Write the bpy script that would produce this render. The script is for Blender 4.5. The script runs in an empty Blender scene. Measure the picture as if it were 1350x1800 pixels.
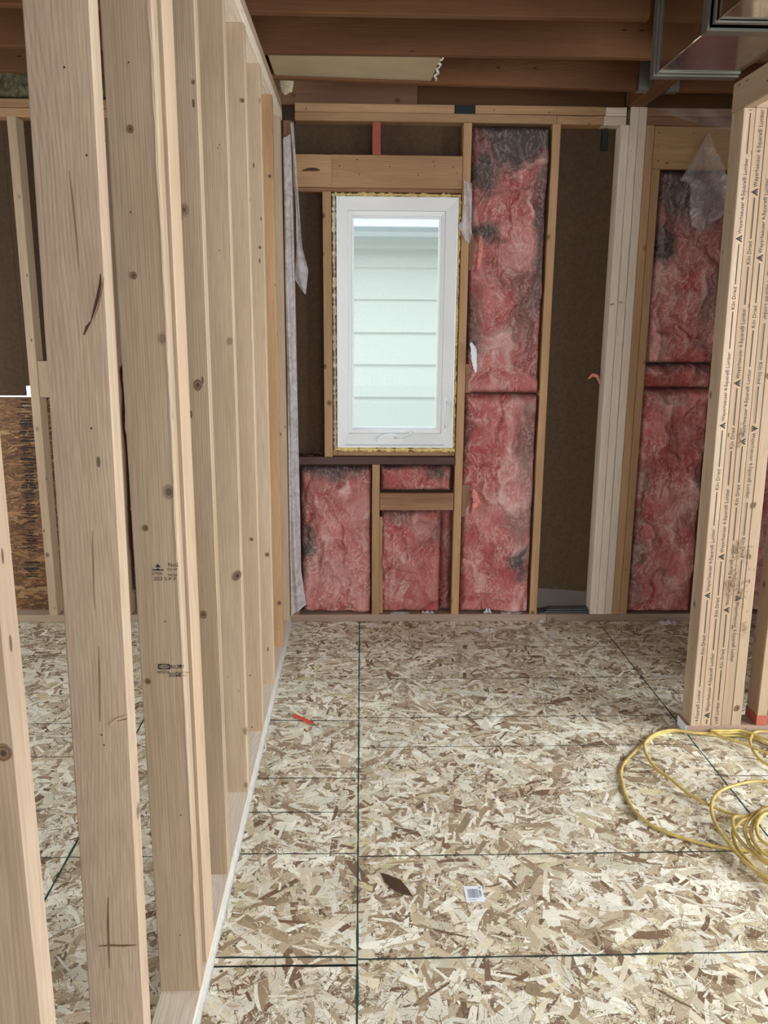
import bpy, math, random
import numpy as np
from mathutils import Vector, Matrix

# ---------------------------------------------------------------- camera, world, lights, exposure
C = bpy.context.scene.collection
scn = bpy.context.scene
W = 4.058            # inner face of the back wall studs
CP, CY, CR, CF, CH = 0.2229, 0.0282, 0.0073, 1461.3, 1.4999
cam_d = bpy.data.cameras.new('camera'); cam = bpy.data.objects.new('camera', cam_d); C.objects.link(cam)
fw = Vector((math.sin(CY)*math.cos(CP), math.cos(CY)*math.cos(CP), -math.sin(CP)))
rt = Vector((math.cos(CY), -math.sin(CY), 0)); up = rt.cross(fw)
rt2 = rt*math.cos(CR)+up*math.sin(CR); up2 = -rt*math.sin(CR)+up*math.cos(CR)
cam.matrix_world = Matrix(((rt2.x, up2.x, -fw.x, 0), (rt2.y, up2.y, -fw.y, 0), (rt2.z, up2.z, -fw.z, CH), (0, 0, 0, 1)))
cam_d.sensor_fit = 'HORIZONTAL'; cam_d.sensor_width = 36; cam_d.lens = CF/1350*36
cam_d.clip_start = .05; cam_d.clip_end = 100
scn.camera = cam
vs = scn.view_settings
vs.view_transform = 'Standard'; vs.look = 'None'; vs.gamma = 1; vs.use_curve_mapping = False
vs.exposure = -0.22
world = bpy.data.worlds.new('overcast_sky'); scn.world = world; world.use_nodes = True
wn = world.node_tree.nodes['Background']; wn.inputs[0].default_value = (.86, .94, 1.0, 1); wn.inputs[1].default_value = 4.2

def area(name, loc, direction, sx, sy, power, col, spread=180):
    l = bpy.data.lights.new(name, 'AREA'); l.shape = 'RECTANGLE'; l.size = sx; l.size_y = sy; l.energy = power; l.color = col
    l.spread = math.radians(spread)
    o = bpy.data.objects.new(name, l); C.objects.link(o); o.location = loc
    o.rotation_euler = Vector(direction).to_track_quat('-Z', 'Y').to_euler(); return o
# daylight through the openings of the house (right hand wall, behind the camera, far left room)
area('daylight_right_opening', (3.85, 1.0, 1.45), (-1, .12, -.12), 2.6, 1.9, 250, (.93, .97, 1.0))
area('daylight_front_opening', (.9, -2.3, 1.5), (0, 1, -.42), 3.0, 1.7, 42, (1, .985, .97), 120)
area('daylight_left_opening', (-3.0, 2.6, 1.4), (1, .1, -.1), 1.6, 1.4, 24, (1, .96, .92))

# ---------------------------------------------------------------- node helpers / materials
def mat(name):
    m = bpy.data.materials.new(name); m.use_nodes = True; nt = m.node_tree
    return m, nt, nt.nodes['Principled BSDF']
def N(nt, t, **k):
    n = nt.nodes.new(t)
    for a, v in k.items(): setattr(n, a, v)
    return n
def setin(nt, n, i, v):
    if hasattr(v, 'is_linked') or hasattr(v, 'links'): nt.links.new(v, n.inputs[i])
    else: n.inputs[i].default_value = v
def mth(nt, op, a, b=0.0, c=None):
    n = N(nt, 'ShaderNodeMath', operation=op); setin(nt, n, 0, a); setin(nt, n, 1, b)
    if c is not None: setin(nt, n, 2, c)
    return n.outputs[0]
def vmth(nt, op, a, b):
    n = N(nt, 'ShaderNodeVectorMath', operation=op); setin(nt, n, 0, a); setin(nt, n, 1, b); return n.outputs[0]
def noise(nt, vec, scale, detail=3, rough=.5, dist=0):
    n = N(nt, 'ShaderNodeTexNoise'); nt.links.new(vec, n.inputs['Vector'])
    n.inputs['Scale'].default_value = scale; n.inputs['Detail'].default_value = detail
    n.inputs['Roughness'].default_value = rough; n.inputs['Distortion'].default_value = dist
    return n.outputs['Fac']
def ramp(nt, fac, stops):
    n = N(nt, 'ShaderNodeValToRGB'); e = n.color_ramp.elements
    while len(e) < len(stops): e.new(.5)
    for i, (p, c) in enumerate(stops):
        e[i].position = p; e[i].color = (*c, 1) if not isinstance(c, float) else (c, c, c, 1)
    nt.links.new(fac, n.inputs[0]); return n.outputs[0]
def mixc(nt, f, a, b, bt='MIX'):
    n = N(nt, 'ShaderNodeMix', data_type='RGBA', blend_type=bt)
    setin(nt, n, 0, f)
    for i, v in ((6, a), (7, b)):
        if isinstance(v, tuple): n.inputs[i].default_value = (*v, 1) if len(v) == 3 else v
        else: nt.links.new(v, n.inputs[i])
    return n.outputs[2]
def bump(nt, b, h, strength, dist):
    n = N(nt, 'ShaderNodeBump'); n.inputs['Strength'].default_value = strength; n.inputs['Distance'].default_value = dist
    nt.links.new(h, n.inputs['Height']); nt.links.new(n.outputs[0], b.inputs['Normal'])
def scaled(nt, vec, s): return vmth(nt, 'MULTIPLY', vec, s)

def wood(name, base, dark, pale, rough=.65, knots=.55, ringc=.35, stain=.3):
    """sawn softwood, grain along local Z"""
    m, nt, b = mat(name)
    tc = N(nt, 'ShaderNodeTexCoord').outputs['Object']; oi = N(nt, 'ShaderNodeObjectInfo')
    cmb = N(nt, 'ShaderNodeCombineXYZ')
    nt.links.new(mth(nt, 'MULTIPLY', oi.outputs['Random'], 13.7), cmb.inputs[0])
    nt.links.new(mth(nt, 'MULTIPLY', oi.outputs['Random'], 7.3), cmb.inputs[1])
    nt.links.new(mth(nt, 'MULTIPLY', oi.outputs['Random'], 41.0), cmb.inputs[2])
    off = vmth(nt, 'ADD', tc, cmb.outputs[0])
    warp = noise(nt, scaled(nt, off, (5, 5, 1.3)), 1.0, 2)
    sep = N(nt, 'ShaderNodeSeparateXYZ'); nt.links.new(tc, sep.inputs[0])
    px = mth(nt, 'ADD', sep.outputs[0], mth(nt, 'MULTIPLY_ADD', oi.outputs['Random'], .09, .015))
    py = mth(nt, 'ADD', sep.outputs[1], mth(nt, 'MULTIPLY_ADD', warp, .10, -.05))
    d = mth(nt, 'SQRT', mth(nt, 'ADD', mth(nt, 'MULTIPLY', px, px), mth(nt, 'MULTIPLY', py, py)))
    ring = mth(nt, 'SINE', mth(nt, 'MULTIPLY', mth(nt, 'ADD', d, mth(nt, 'MULTIPLY', warp, .05)), 1250.0))
    ring = mth(nt, 'POWER', mth(nt, 'MULTIPLY_ADD', ring, .5, .5), 2.5)
    fib = noise(nt, scaled(nt, off, (330, 330, 9)), 1.0, 2, .6)
    broad = noise(nt, scaled(nt, off, (14, 14, 1.1)), 1.0, 3, .55)
    col = mixc(nt, ramp(nt, broad, [(.3, 0.0), (.7, 1.0)]), base, pale)
    col = mixc(nt, mth(nt, 'MULTIPLY', ring, mth(nt, 'MULTIPLY', ramp(nt, noise(nt, scaled(nt, off, (9, 9, 1.2)), 1.0, 2), [(.4, .15), (.65, 1.0)]), ringc)), col, dark)
    col = mixc(nt, mth(nt, 'MULTIPLY', ramp(nt, fib, [(.35, 1.0), (.62, 0.0)]), .28), col, dark)
    st = noise(nt, scaled(nt, off, (3.2, 3.2, .45)), 2.0, 4, .6)
    col = mixc(nt, mth(nt, 'MULTIPLY', ramp(nt, st, [(.52, 0.0), (.70, 1.0)]), stain), col, dark)
    vo = N(nt, 'ShaderNodeTexVoronoi'); nt.links.new(scaled(nt, vmth(nt, 'ADD', off, (0, 0, 0)), (9, 9, 7)), vo.inputs['Vector'])
    vo.inputs['Scale'].default_value = 1
    sel = N(nt, 'ShaderNodeSeparateColor'); nt.links.new(vo.outputs['Color'], sel.inputs[0])
    on = mth(nt, 'LESS_THAN', sel.outputs[0], knots)
    kn = mth(nt, 'MULTIPLY', ramp(nt, vo.outputs['Distance'], [(.055, 1.0), (.062, .45), (.085, .75), (.10, .30), (.13, 0.0)]), on)
    col = mixc(nt, mth(nt, 'MULTIPLY', kn, .8), col, tuple(c*.28 for c in dark))
    # small nail holes and pitch specks
    vs2 = N(nt, 'ShaderNodeTexVoronoi'); nt.links.new(scaled(nt, off, (26, 26, 9)), vs2.inputs['Vector']); vs2.inputs['Scale'].default_value = 1
    s2 = N(nt, 'ShaderNodeSeparateColor'); nt.links.new(vs2.outputs['Color'], s2.inputs[0])
    sp = mth(nt, 'MULTIPLY', mth(nt, 'LESS_THAN', vs2.outputs['Distance'], .085), mth(nt, 'LESS_THAN', s2.outputs[1], .28))
    col = mixc(nt, mth(nt, 'MULTIPLY', sp, .75), col, tuple(c*.18 for c in dark))
    hv = N(nt, 'ShaderNodeHueSaturation'); nt.links.new(col, hv.inputs['Color'])
    nt.links.new(mth(nt, 'MULTIPLY_ADD', oi.outputs['Random'], .22, .90), hv.inputs['Value'])
    nt.links.new(hv.outputs[0], b.inputs['Base Color'])
    b.inputs['Roughness'].default_value = rough; b.inputs['Specular IOR Level'].default_value = .3
    bump(nt, b, mth(nt, 'ADD', fib, mth(nt, 'MULTIPLY', ring, .4)), .35, .0006)
    return m
def plain(name, col, rough=.6, metal=0.0, var=.15, sc=20, bmp=0.0, spec=.4, bdist=.002):
    m, nt, b = mat(name)
    tc = N(nt, 'ShaderNodeTexCoord').outputs['Object']
    n = noise(nt, tc, sc, 4, .6)
    c = mixc(nt, ramp(nt, n, [(.3, 0.0), (.7, 1.0)]), tuple(x*(1-var) for x in col), tuple(min(1, x*(1+var)) for x in col))
    nt.links.new(c, b.inputs['Base Color']); b.inputs['Roughness'].default_value = rough; b.inputs['Metallic'].default_value = metal
    b.inputs['Specular IOR Level'].default_value = spec
    if bmp: bump(nt, b, noise(nt, tc, sc*3, 4, .6), bmp, bdist)
    return m
def vcol(name, rough=.9, fine=0, fs=200, amt=.2, bmp=0.0, sss=0.0, spec=.2):
    m, nt, b = mat(name)
    a = N(nt, 'ShaderNodeAttribute'); a.attribute_name = 'Col'
    col = a.outputs['Color']
    if fine:
        tc = N(nt, 'ShaderNodeTexCoord').outputs['Object']
        n = noise(nt, tc, fs, 3, .7, .8)
        col = mixc(nt, mth(nt, 'MULTIPLY', ramp(nt, n, [(.35, 1.0), (.6, 0.0)]), amt), col, mixc(nt, 1.0, col, (.45, .40, .36), 'MULTIPLY'))
        if bmp: bump(nt, b, n, bmp, .003)
    nt.links.new(col, b.inputs['Base Color']); b.inputs['Roughness'].default_value = rough
    b.inputs['Specular IOR Level'].default_value = spec
    return m
M = {}
M['new'] = wood('new_framing_lumber', (.43, .315, .205), (.20, .125, .07), (.51, .39, .27), knots=.32, ringc=.20, stain=.22)
M['near'] = wood('new_framing_lumber_streaked', (.42, .315, .215), (.20, .125, .08), (.51, .395, .285), knots=.45, ringc=.20, stain=.42)
M['fresh'] = wood('fresh_pale_lumber', (.72, .62, .50), (.37, .26, .17), (.83, .74, .63), knots=.30, ringc=.28, stain=.15)
M['old'] = wood('aged_amber_lumber', (.40, .235, .115), (.17, .085, .04), (.48, .30, .16), knots=.4, ringc=.30, stain=.4)
M['oldd'] = wood('aged_brown_lumber', (.26, .135, .075), (.10, .045, .025), (.33, .18, .10), knots=.5, ringc=.3, stain=.5)
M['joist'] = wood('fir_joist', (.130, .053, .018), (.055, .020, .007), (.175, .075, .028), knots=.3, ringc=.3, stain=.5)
M['post'] = wood('kiln_dried_lumber', (.38, .275, .175), (.19, .12, .07), (.45, .335, .225), knots=.35, ringc=.25, stain=.3)
M['red'] = wood('red_stained_lumber', (.36, .085, .055), (.20, .045, .03), (.42, .13, .085))
M['sill'] = wood('dark_wet_lumber', (.075, .04, .035), (.03, .018, .015), (.11, .065, .055), knots=.3)
M['dusty'] = wood('dusty_grey_brown_lumber', (.30, .205, .15), (.16, .10, .07), (.38, .28, .22), knots=.4)
M['print'] = plain('black_ink', (.022, .02, .02), .8, var=.4, sc=300)
M['fiber'] = plain('brown_fibreboard', (.080, .048, .027), .95, var=.16, sc=60, bmp=.3)
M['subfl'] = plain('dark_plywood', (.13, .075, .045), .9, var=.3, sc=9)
M['drywall'] = plain('drywall_face', (.44, .35, .225), .85, var=.05, sc=8)
M['gypsum'] = plain('white_gypsum_edge', (.80, .78, .74), .9, var=.06, sc=60)
M['vinyl'] = plain('white_vinyl', (.80, .82, .83), .35, var=.03, sc=6, spec=.5)
M['foam'] = plain('yellow_spray_foam', (.72, .56, .22), .7, var=.35, sc=90, bmp=.8)
M['foamw'] = plain('pale_cured_foam', (.70, .62, .44), .7, var=.25, sc=90, bmp=.8)
M['black'] = plain('black_membrane', (.006, .008, .008), .6)
M['siding'] = plain('painted_siding', (.63, .63, .58), .7, var=.03, sc=60, bmp=.15, bdist=.001)
M['trimw'] = plain('white_painted_trim', (.72, .74, .76), .5, var=.02)
M['cord'] = plain('yellow_rubber', (.50, .375, .12), .5, var=.22, sc=30)
M['pencil'] = plain('red_lacquer', (.66, .055, .02), .45, var=.15, sc=80)
M['graph'] = plain('dark_lead', (.03, .03, .03), .5)
M['paper'] = plain('white_paper', (.80, .84, .90), .7, var=.03)
M['grey'] = plain('grey_ink', (.25, .29, .36), .8)
M['shingle'] = plain('grey_asphalt', (.10, .105, .11), .8, var=.4, sc=140, bmp=.5)
M['wallx'] = plain('bare_board_wall', (.30, .22, .15), .9, var=.2, sc=6)
M['ground'] = plain('outdoor_ground', (.6, .6, .57), .95)
M['seam'] = plain('green_edge_paint', (.010, .06, .052), .8)
M['line'] = plain('printed_nail_line', (.035, .045, .04), .85, var=.4, sc=90)
M['osb'] = plain('osb_core', (.26, .185, .12), .85, var=.45, sc=120, bmp=.4)
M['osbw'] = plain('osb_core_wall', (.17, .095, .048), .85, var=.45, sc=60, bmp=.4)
M['flake'] = vcol('wood_strand', .62, 1, 260, .35, .25, spec=.35)
M['batt'] = vcol('pink_glass_wool', 1.0, 1, 210, .30, .7, spec=.05)
M['wool'] = vcol('mineral_wool', 1.0, 1, 160, .5, .9, spec=.05)
M['fibre'] = plain('pale_pink_fibre', (.78, .46, .42), 1.0, var=.25, sc=30, spec=.05)
M['steel'] = plain('dull_nail_steel', (.20, .17, .14), .5, .8)
m, nt, b = mat('galvanized_steel'); M['galv'] = m
tc = N(nt, 'ShaderNodeTexCoord').outputs['Object']
b.inputs['Base Color'].default_value = (.56, .545, .50, 1); b.inputs['Metallic'].default_value = 1.0
nt.links.new(ramp(nt, noise(nt, tc, 25, 3), [(.3, .10), (.7, .22)]), b.inputs['Roughness'])
bump(nt, b, noise(nt, scaled(nt, tc, (60, 4, 60)), 1.0, 2), .05, .002)
m, nt, b = mat('galvanized_flange'); M['flange'] = m
b.inputs['Base Color'].default_value = (.22, .215, .19, 1); b.inputs['Metallic'].default_value = .8; b.inputs['Roughness'].default_value = .45
m, nt, b = mat('window_glass'); M['glass'] = m
out = nt.nodes['Material Output']; tr = N(nt, 'ShaderNodeBsdfTransparent'); tr.inputs[0].default_value = (.93, .975, .97, 1)
gl = N(nt, 'ShaderNodeBsdfGlossy'); gl.inputs['Roughness'].default_value = .02
mx = N(nt, 'ShaderNodeMixShader'); mx.inputs[0].default_value = .008
nt.links.new(tr.outputs[0], mx.inputs[1]); nt.links.new(gl.outputs[0], mx.inputs[2]); nt.links.new(mx.outputs[0], out.inputs[0])
def film(name, alpha, col, gloss=.5):
    m, nt, b = mat(name); out = nt.nodes['Material Output']
    tr = N(nt, 'ShaderNodeBsdfTransparent'); df = N(nt, 'ShaderNodeBsdfDiffuse'); df.inputs[0].default_value = (*col, 1)
    tl = N(nt, 'ShaderNodeBsdfTranslucent'); tl.inputs[0].default_value = (*col, 1)
    g = N(nt, 'ShaderNodeBsdfGlossy'); g.inputs['Roughness'].default_value = .25
    a = N(nt, 'ShaderNodeMixShader'); a.inputs[0].default_value = .4
    nt.links.new(df.outputs[0], a.inputs[1]); nt.links.new(tl.outputs[0], a.inputs[2])
    c = N(nt, 'ShaderNodeMixShader'); fr = N(nt, 'ShaderNodeLayerWeight'); fr.inputs[0].default_value = .12
    tc = N(nt, 'ShaderNodeTexCoord').outputs['Object']
    nz = noise(nt, tc, 22, 3, .6, 1.0)
    al = N(nt, 'ShaderNodeMixShader'); nt.links.new(ramp(nt, nz, [(.3, alpha*.75), (.7, min(1, alpha*1.3))]), al.inputs[0])
    nt.links.new(tr.outputs[0], al.inputs[1]); nt.links.new(a.outputs[0], al.inputs[2])
    nt.links.new(mth(nt, 'MULTIPLY', fr.outputs['Facing'], gloss), c.inputs[0]); nt.links.new(al.outputs[0], c.inputs[1]); nt.links.new(g.outputs[0], c.inputs[2])
    bp = N(nt, 'ShaderNodeBump'); bp.inputs['Strength'].default_value = .5; bp.inputs['Distance'].default_value = .004
    nt.links.new(nz, bp.inputs['Height']); nt.links.new(bp.outputs[0], g.inputs['Normal'])
    nt.links.new(c.outputs[0], out.inputs[0]); return m
M['poly'] = film('milky_polyethylene', .74, (.90, .88, .90))
M['clear'] = film('clear_plastic_film', .20, (.75, .74, .74), .9)
M['strip'] = plain('dull_white_film', (.50, .49, .46), .8)
M['crack'] = plain('dark_grain_check', (.07, .035, .018), .9)
M['bag'] = film('clear_bag_film', .30, (.80, .78, .80), 2.2)
M['scrap'] = film('plastic_scrap', .55, (.85, .86, .88))

# ---------------------------------------------------------------- object helpers
RND = random.Random(7)
def put(o, parent=None):
    C.objects.link(o)
    if parent is not None: o.parent = parent; o.matrix_parent_inverse = Matrix.Translation(parent.location).inverted()
    return o
def empty(name, label=None, cat=None, group=None, kind=None, loc=(0, 0, 0)):
    o = bpy.data.objects.new(name, None); o.empty_display_size = .1; o.location = loc; C.objects.link(o)
    return tag(o, label, cat, group, kind)
def tag(o, label=None, cat=None, group=None, kind=None):
    for k, v in (('label', label), ('category', cat), ('group', group), ('kind', kind)):
        if v: o[k] = v
    return o
def mesh(name, vs, fs, material, parent=None, smooth=False):
    me = bpy.data.meshes.new(name); me.from_pydata([tuple(v) for v in vs], [], fs); me.update()
    me.materials.append(material)
    if smooth: me.polygons.foreach_set('use_smooth', [True]*len(me.polygons))
    o = bpy.data.objects.new(name, me); put(o, parent); return o
def off(o, parent):
    """children of a thing whose empty is not at the origin keep their world place"""
    o.parent = parent; o.matrix_parent_inverse = Matrix.Translation(parent.location).inverted(); return o
def lumber(name, material, x0, x1, y0, y1, z0, z1, axis='Z', parent=None, lean=(0, 0), seg=6, bow=.0012, ch=.0022, seed=None):
    """a sawn board with eased edges and a trace of bow; local Z runs along the board"""
    c = Vector(((x0+x1)/2, (y0+y1)/2, (z0+z1)/2)); d = (x1-x0, y1-y0, z1-z0)
    if axis == 'Z': a, b_, L = d[0], d[1], d[2]; R = Matrix.Identity(3)
    elif axis == 'X': a, b_, L = d[1], d[2], d[0]; R = Matrix(((0, 0, 1), (1, 0, 0), (0, 1, 0)))
    else: a, b_, L = d[2], d[0], d[1]; R = Matrix(((0, 1, 0), (0, 0, 1), (1, 0, 0)))
    ch = min(ch, a*.2, b_*.2)
    prof = [(-a/2+ch, -b_/2), (a/2-ch, -b_/2), (a/2, -b_/2+ch), (a/2, b_/2-ch), (a/2-ch, b_/2), (-a/2+ch, b_/2), (-a/2, b_/2-ch), (-a/2, -b_/2+ch)]
    vs = []; fs = []
    r = random.Random(seed if seed is not None else RND.random()); p1, p2 = r.random()*6, r.random()*6
    for i in range(seg+1):
        t = i/seg; zz = (t-.5)*L; w = math.sin(math.pi*t)
        bx, by = bow*w*math.sin(p1), bow*w*math.sin(p2)
        lx, ly = lean[0]*t, lean[1]*t
        for (u, v) in prof: vs.append((u+bx+lx, v+by+ly, zz))
    for i in range(seg):
        for k in range(8):
            q = i*8; fs.append((q+k, q+(k+1) % 8, q+8+(k+1) % 8, q+8+k))
    fs.append(tuple(range(7, -1, -1))); fs.append(tuple(seg*8+k for k in range(8)))
    o = mesh(name, vs, fs, material)
    o.matrix_world = Matrix.Translation(c) @ R.to_4x4()
    if parent is not None: off(o, parent)
    return o
def box(name, material, x0, x1, y0, y1, z0, z1, parent=None, ch=.0012):
    return lumber(name, material, x0, x1, y0, y1, z0, z1, 'Z', parent, seg=1, bow=0, ch=ch)
def quadmesh(name, V, F, material, cols=None, parent=None, smooth=True):
    """fast numpy mesh: V (n,3), F (m,4), cols per vertex"""
    me = bpy.data.meshes.new(name); n, m_ = len(V), len(F)
    me.vertices.add(n); me.vertices.foreach_set('co', np.asarray(V, np.float32).ravel())
    me.loops.add(m_*4); me.loops.foreach_set('vertex_index', np.asarray(F, np.int32).ravel())
    me.polygons.add(m_); me.polygons.foreach_set('loop_start', np.arange(0, m_*4, 4, dtype=np.int32))
    me.polygons.foreach_set('use_smooth', np.full(m_, smooth))
    me.update(calc_edges=True)
    if cols is not None:
        at = me.color_attributes.new('Col', 'FLOAT_COLOR', 'POINT')
        at.data.foreach_set('color', np.c_[np.clip(cols, 0, 1), np.ones(n)].astype(np.float32).ravel())
    me.materials.append(material)
    o = bpy.data.objects.new(name, me); put(o)
    if parent is not None: off(o, parent)
    return o
def h2(ix, iy, seed):
    n = (ix.astype(np.int64)*374761393 + iy.astype(np.int64)*668265263 + seed*1442695041) & 0xffffffff
    n = ((n ^ (n >> 13))*1274126177) & 0xffffffff
    return ((n ^ (n >> 16)) & 0xffff)/65535.0
def vn(x, y, seed=0):
    ix, iy = np.floor(x), np.floor(y); fx, fy = x-ix, y-iy
    u, v = fx*fx*(3-2*fx), fy*fy*(3-2*fy)
    a, b_ = h2(ix, iy, seed), h2(ix+1, iy, seed); c, d = h2(ix, iy+1, seed), h2(ix+1, iy+1, seed)
    return (a*(1-u)+b_*u)*(1-v)+(c*(1-u)+d*u)*v
def fbm(x, y, seed=0, o=4, g=.5):
    s = 0; a = 1; t = 0
    for i in range(o): s = s+a*vn(x*2**i, y*2**i, seed+i*17); t += a; a *= g
    return s/t
def ridge(x, y, seed=0, o=3):
    s = 0; a = 1; t = 0
    for i in range(o): s = s+a*(1-np.abs(2*vn(x*2**i, y*2**i, seed+i*31)-1)); t += a; a *= .55
    return s/t

# ---------------------------------------------------------------- the floor: panels, strands, nail lines
floor = empty('floor', kind='structure')
xs = [-3.2, -2.06, -.838, -.008, 1.228, 2.46, 4.0]
ycut = {0: [-2.5, 1.0, 4.2], 1: [-2.5, 1.7, 4.2], 2: [-2.5, 1.705, 4.2], 3: [-2.5, 4.2], 4: [-2.5, 2.0, 4.2], 5: [-2.5, 1.0, 4.2]}
for i in range(6):
    for j in range(len(ycut[i])-1):
        g = .0016
        box('osb_panel', M['osb'], xs[i]+g, xs[i+1]-g, ycut[i][j]+g*1.6, ycut[i][j+1]-g*1.6, -.018, -.0008, floor)
box('joint_backing', M['seam'], -3.2, 4.0, -2.5, 4.2, -.03, -.0185, floor)
rs = np.random.RandomState(5)
def strands(xa, xb, ya, yb, n, L, Wd, pal, wts, z0, z1, ang=None, keep=None, ragged=.25, dens=1):
    cx = rs.uniform(xa, xb, n); cy = rs.uniform(ya, yb, n)
    if keep is not None:
        k = keep(cx, cy); cx, cy = cx[k], cy[k]; n = len(cx)
    a = rs.uniform(0, math.pi, n) if ang is None else rs.normal(ang[0], ang[1], n)
    ln = np.exp(rs.uniform(math.log(L[0]), math.log(L[1]), n))/2; wd = np.exp(rs.uniform(math.log(Wd[0]), math.log(Wd[1]), n))/2
    wd = np.minimum(wd, ln*.6)
    ca, sa = np.cos(a), np.sin(a)
    t = np.array([-1, -.35, .35, 1.0]); S = len(t)
    pts = []
    bend = rs.normal(0, .10, n)
    for s in (-1, 1):
        for k in range(S):
            w = wd*(1-ragged*rs.uniform(0, 1, n)*(2.2 if k in (0, S-1) else 1)); w = np.maximum(w, wd*.12)
            l = ln*(t[k]+rs.uniform(-.22, .22, n)*(1 if k in (0, S-1) else .3))
            y = s*w + bend*ln*(t[k]**2)
            pts.append((cx+l*ca-y*sa, cy+l*sa+y*ca))
    z = rs.uniform(z0, z1, n)
    V = np.zeros((n, 2*S, 3))
    for q, (px, py) in enumerate(pts): V[:, q, 0] = px; V[:, q, 1] = py; V[:, q, 2] = z+rs.uniform(0, .00018, n)
    F = []
    b0 = np.arange(n)*2*S
    for k in range(S-1): F.append(np.stack([b0+k, b0+k+1, b0+S+k+1, b0+S+k], 1))
    pal = np.array(pal); pi = rs.choice(len(pal), n, p=np.array(wts)/sum(wts))
    col = pal[pi]*rs.uniform(.82, 1.14, (n, 1))
    cc = np.repeat(col[:, None, :], 2*S, 1)*rs.uniform(.90, 1.08, (n, 2*S, 1))
    return V.reshape(-1, 3), np.concatenate(F), cc.reshape(-1, 3)
def join(parts):
    V = []; F = []; Cc = []; b0 = 0
    for v, f, c in parts: V.append(v); F.append(f+b0); Cc.append(c); b0 += len(v)
    return np.concatenate(V), np.concatenate(F), np.concatenate(Cc)
pale = [(.90, .87, .73), (.77, .705, .53), (.58, .485, .335), (.40, .305, .195), (.22, .14, .085), (.66, .59, .37)]
def kept(cx, cy):   # only what the view or its neighbourhood can show
    return (cy > 1.0) & (np.abs(cx-.1) < .30+.62*np.maximum(cy, .3)) & (cy < W+.05)
X0, X1, Y0, Y1 = -2.6, 2.7, 1.0, 4.1
A = (X1-X0)*(Y1-Y0)
def clump(cx, cy): return kept(cx, cy) & (fbm(cx*7, cy*7, 3, 3) > .50)
def clump2(cx, cy): return kept(cx, cy) & (fbm(cx*11, cy*11, 8, 3) > .58)
st = [strands(X0, X1, Y0, Y1, int(2300*A), (.03, .11), (.008, .028), pale, (16, 28, 28, 18, 5, 3), -.0007, -.00045, keep=kept, ragged=.2),
      strands(X0, X1, Y0, Y1, int(5200*A), (.010, .045), (.0012, .006), pale, (26, 18, 16, 20, 24, 2), -.00045, -.0003, keep=clump),
      strands(X0, X1, Y0, Y1, int(7000*A), (.004, .022), (.0007, .0022), pale, (24, 8, 8, 20, 44, 0), -.0003, -.00022, keep=clump),
      strands(X0, X1, Y0, Y1, int(430*A), (.05, .17), (.014, .042), pale, (38, 26, 15, 12, 3, 4), -.00022, -.0001, keep=kept, ragged=.14),
      strands(X0, X1, Y0, Y1, int(500*A), (.03, .09), (.006, .018), pale, (44, 20, 12, 14, 8, 2), -.0001, -.00003, keep=kept, ragged=.15),
      strands(X0, X1, Y0, Y1, int(2600*A), (.005, .040), (.0007, .0024), pale, (28, 8, 5, 20, 42, 0), -.00003, 0, keep=kept),
      strands(X0, X1, Y0, Y1, int(9000*A), (.004, .022), (.0006, .0020), pale, (34, 8, 4, 16, 42, 0), -.00002, 0, keep=clump2)]
V, F, Cc = join(st)
# cut the strands back from the panel joints
fl = quadmesh('wood_strands', V, F, M['flake'], Cc, floor, smooth=False); fl['kind'] = 'stuff'
def line(x0, y0, x1, y1, w, mt, z=.00022, wob=.0009, name='nail_line', par=None):
    n = max(4, int(math.hypot(x1-x0, y1-y0)/.03)); vs = []
    dx, dy = x1-x0, y1-y0; L = math.hypot(dx, dy); nx, ny = -dy/L, dx/L
    for i in range(n+1):
        t = i/n; o = RND.uniform(-wob, wob); ww = w*1.35*RND.uniform(.6, 1.2)
        for s in (-1, 1): vs.append((x0+dx*t+nx*(o+s*ww/2), y0+dy*t+ny*(o+s*ww/2), z))
    return mesh(name, vs, [(2*i, 2*i+2, 2*i+3, 2*i+1) for i in range(n)], mt, par or floor)
for y, w in ((3.834, .0022), (3.586, .0025), (2.962, .0040), (2.545, .0038), (2.344, .0034), (2.134, .0036), (1.73, .0045)):
    line(-.352, y+.004, -.010, y, w, M['line'])
for y, w in ((3.769, .0022), (3.586, .0014), (3.347, .0030), (2.984, .0034), (2.752, .0026), (2.12, .0042), (1.722, .0050)):
    line(-.006, y, 1.226, y+.008, w, M['line'])
for y in (3.86, 3.60, 2.975, 2.54, 2.12): line(1.232, y, 2.5, y, .003, M['line'])
for y in (3.85, 3.62, 2.95, 2.70, 2.13, 1.93): line(-2.0, y, -.84, y, .003, M['line']); 
for y in (3.85, 3.62, 2.95, 2.56, 2.13): line(-.834, y, -.45, y, .003, M['line'])
line(-.008, 1.0, -.008, 4.05, .0042, M['seam'], .0003, .0003, 'joint_line')
line(1.228, 1.0, 1.228, 4.05, .0042, M['seam'], .0003, .0003, 'joint_line')
line(-.839, 1.0, -.839, 4.05, .0046, M['seam'], .0003, .0003, 'joint_line')
line(-.352, 1.705, -.008, 1.703, .0055, M['black'], .0003, .0006, 'joint_line')
line(-2.0, 1.705, -.839, 1.703, .0040, M['seam'], .0003, .0006, 'joint_line')
for (x, y) in ((-.02, 2.105), (.012, 2.105), (.015, 1.705), (-.33, 1.69), (-.27, 1.702), (.60, 2.105), (-.02, 2.53), (1.0, 1.70)):
    bpy_v = [(x+.0045*math.cos(k*math.pi/4), y+.0045*math.sin(k*math.pi/4), .0006) for k in range(8)]
    mesh('nail_head', bpy_v+[(x, y, .0011)], [(k, (k+1) % 8, 8) for k in range(8)], M['steel'], floor)

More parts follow.
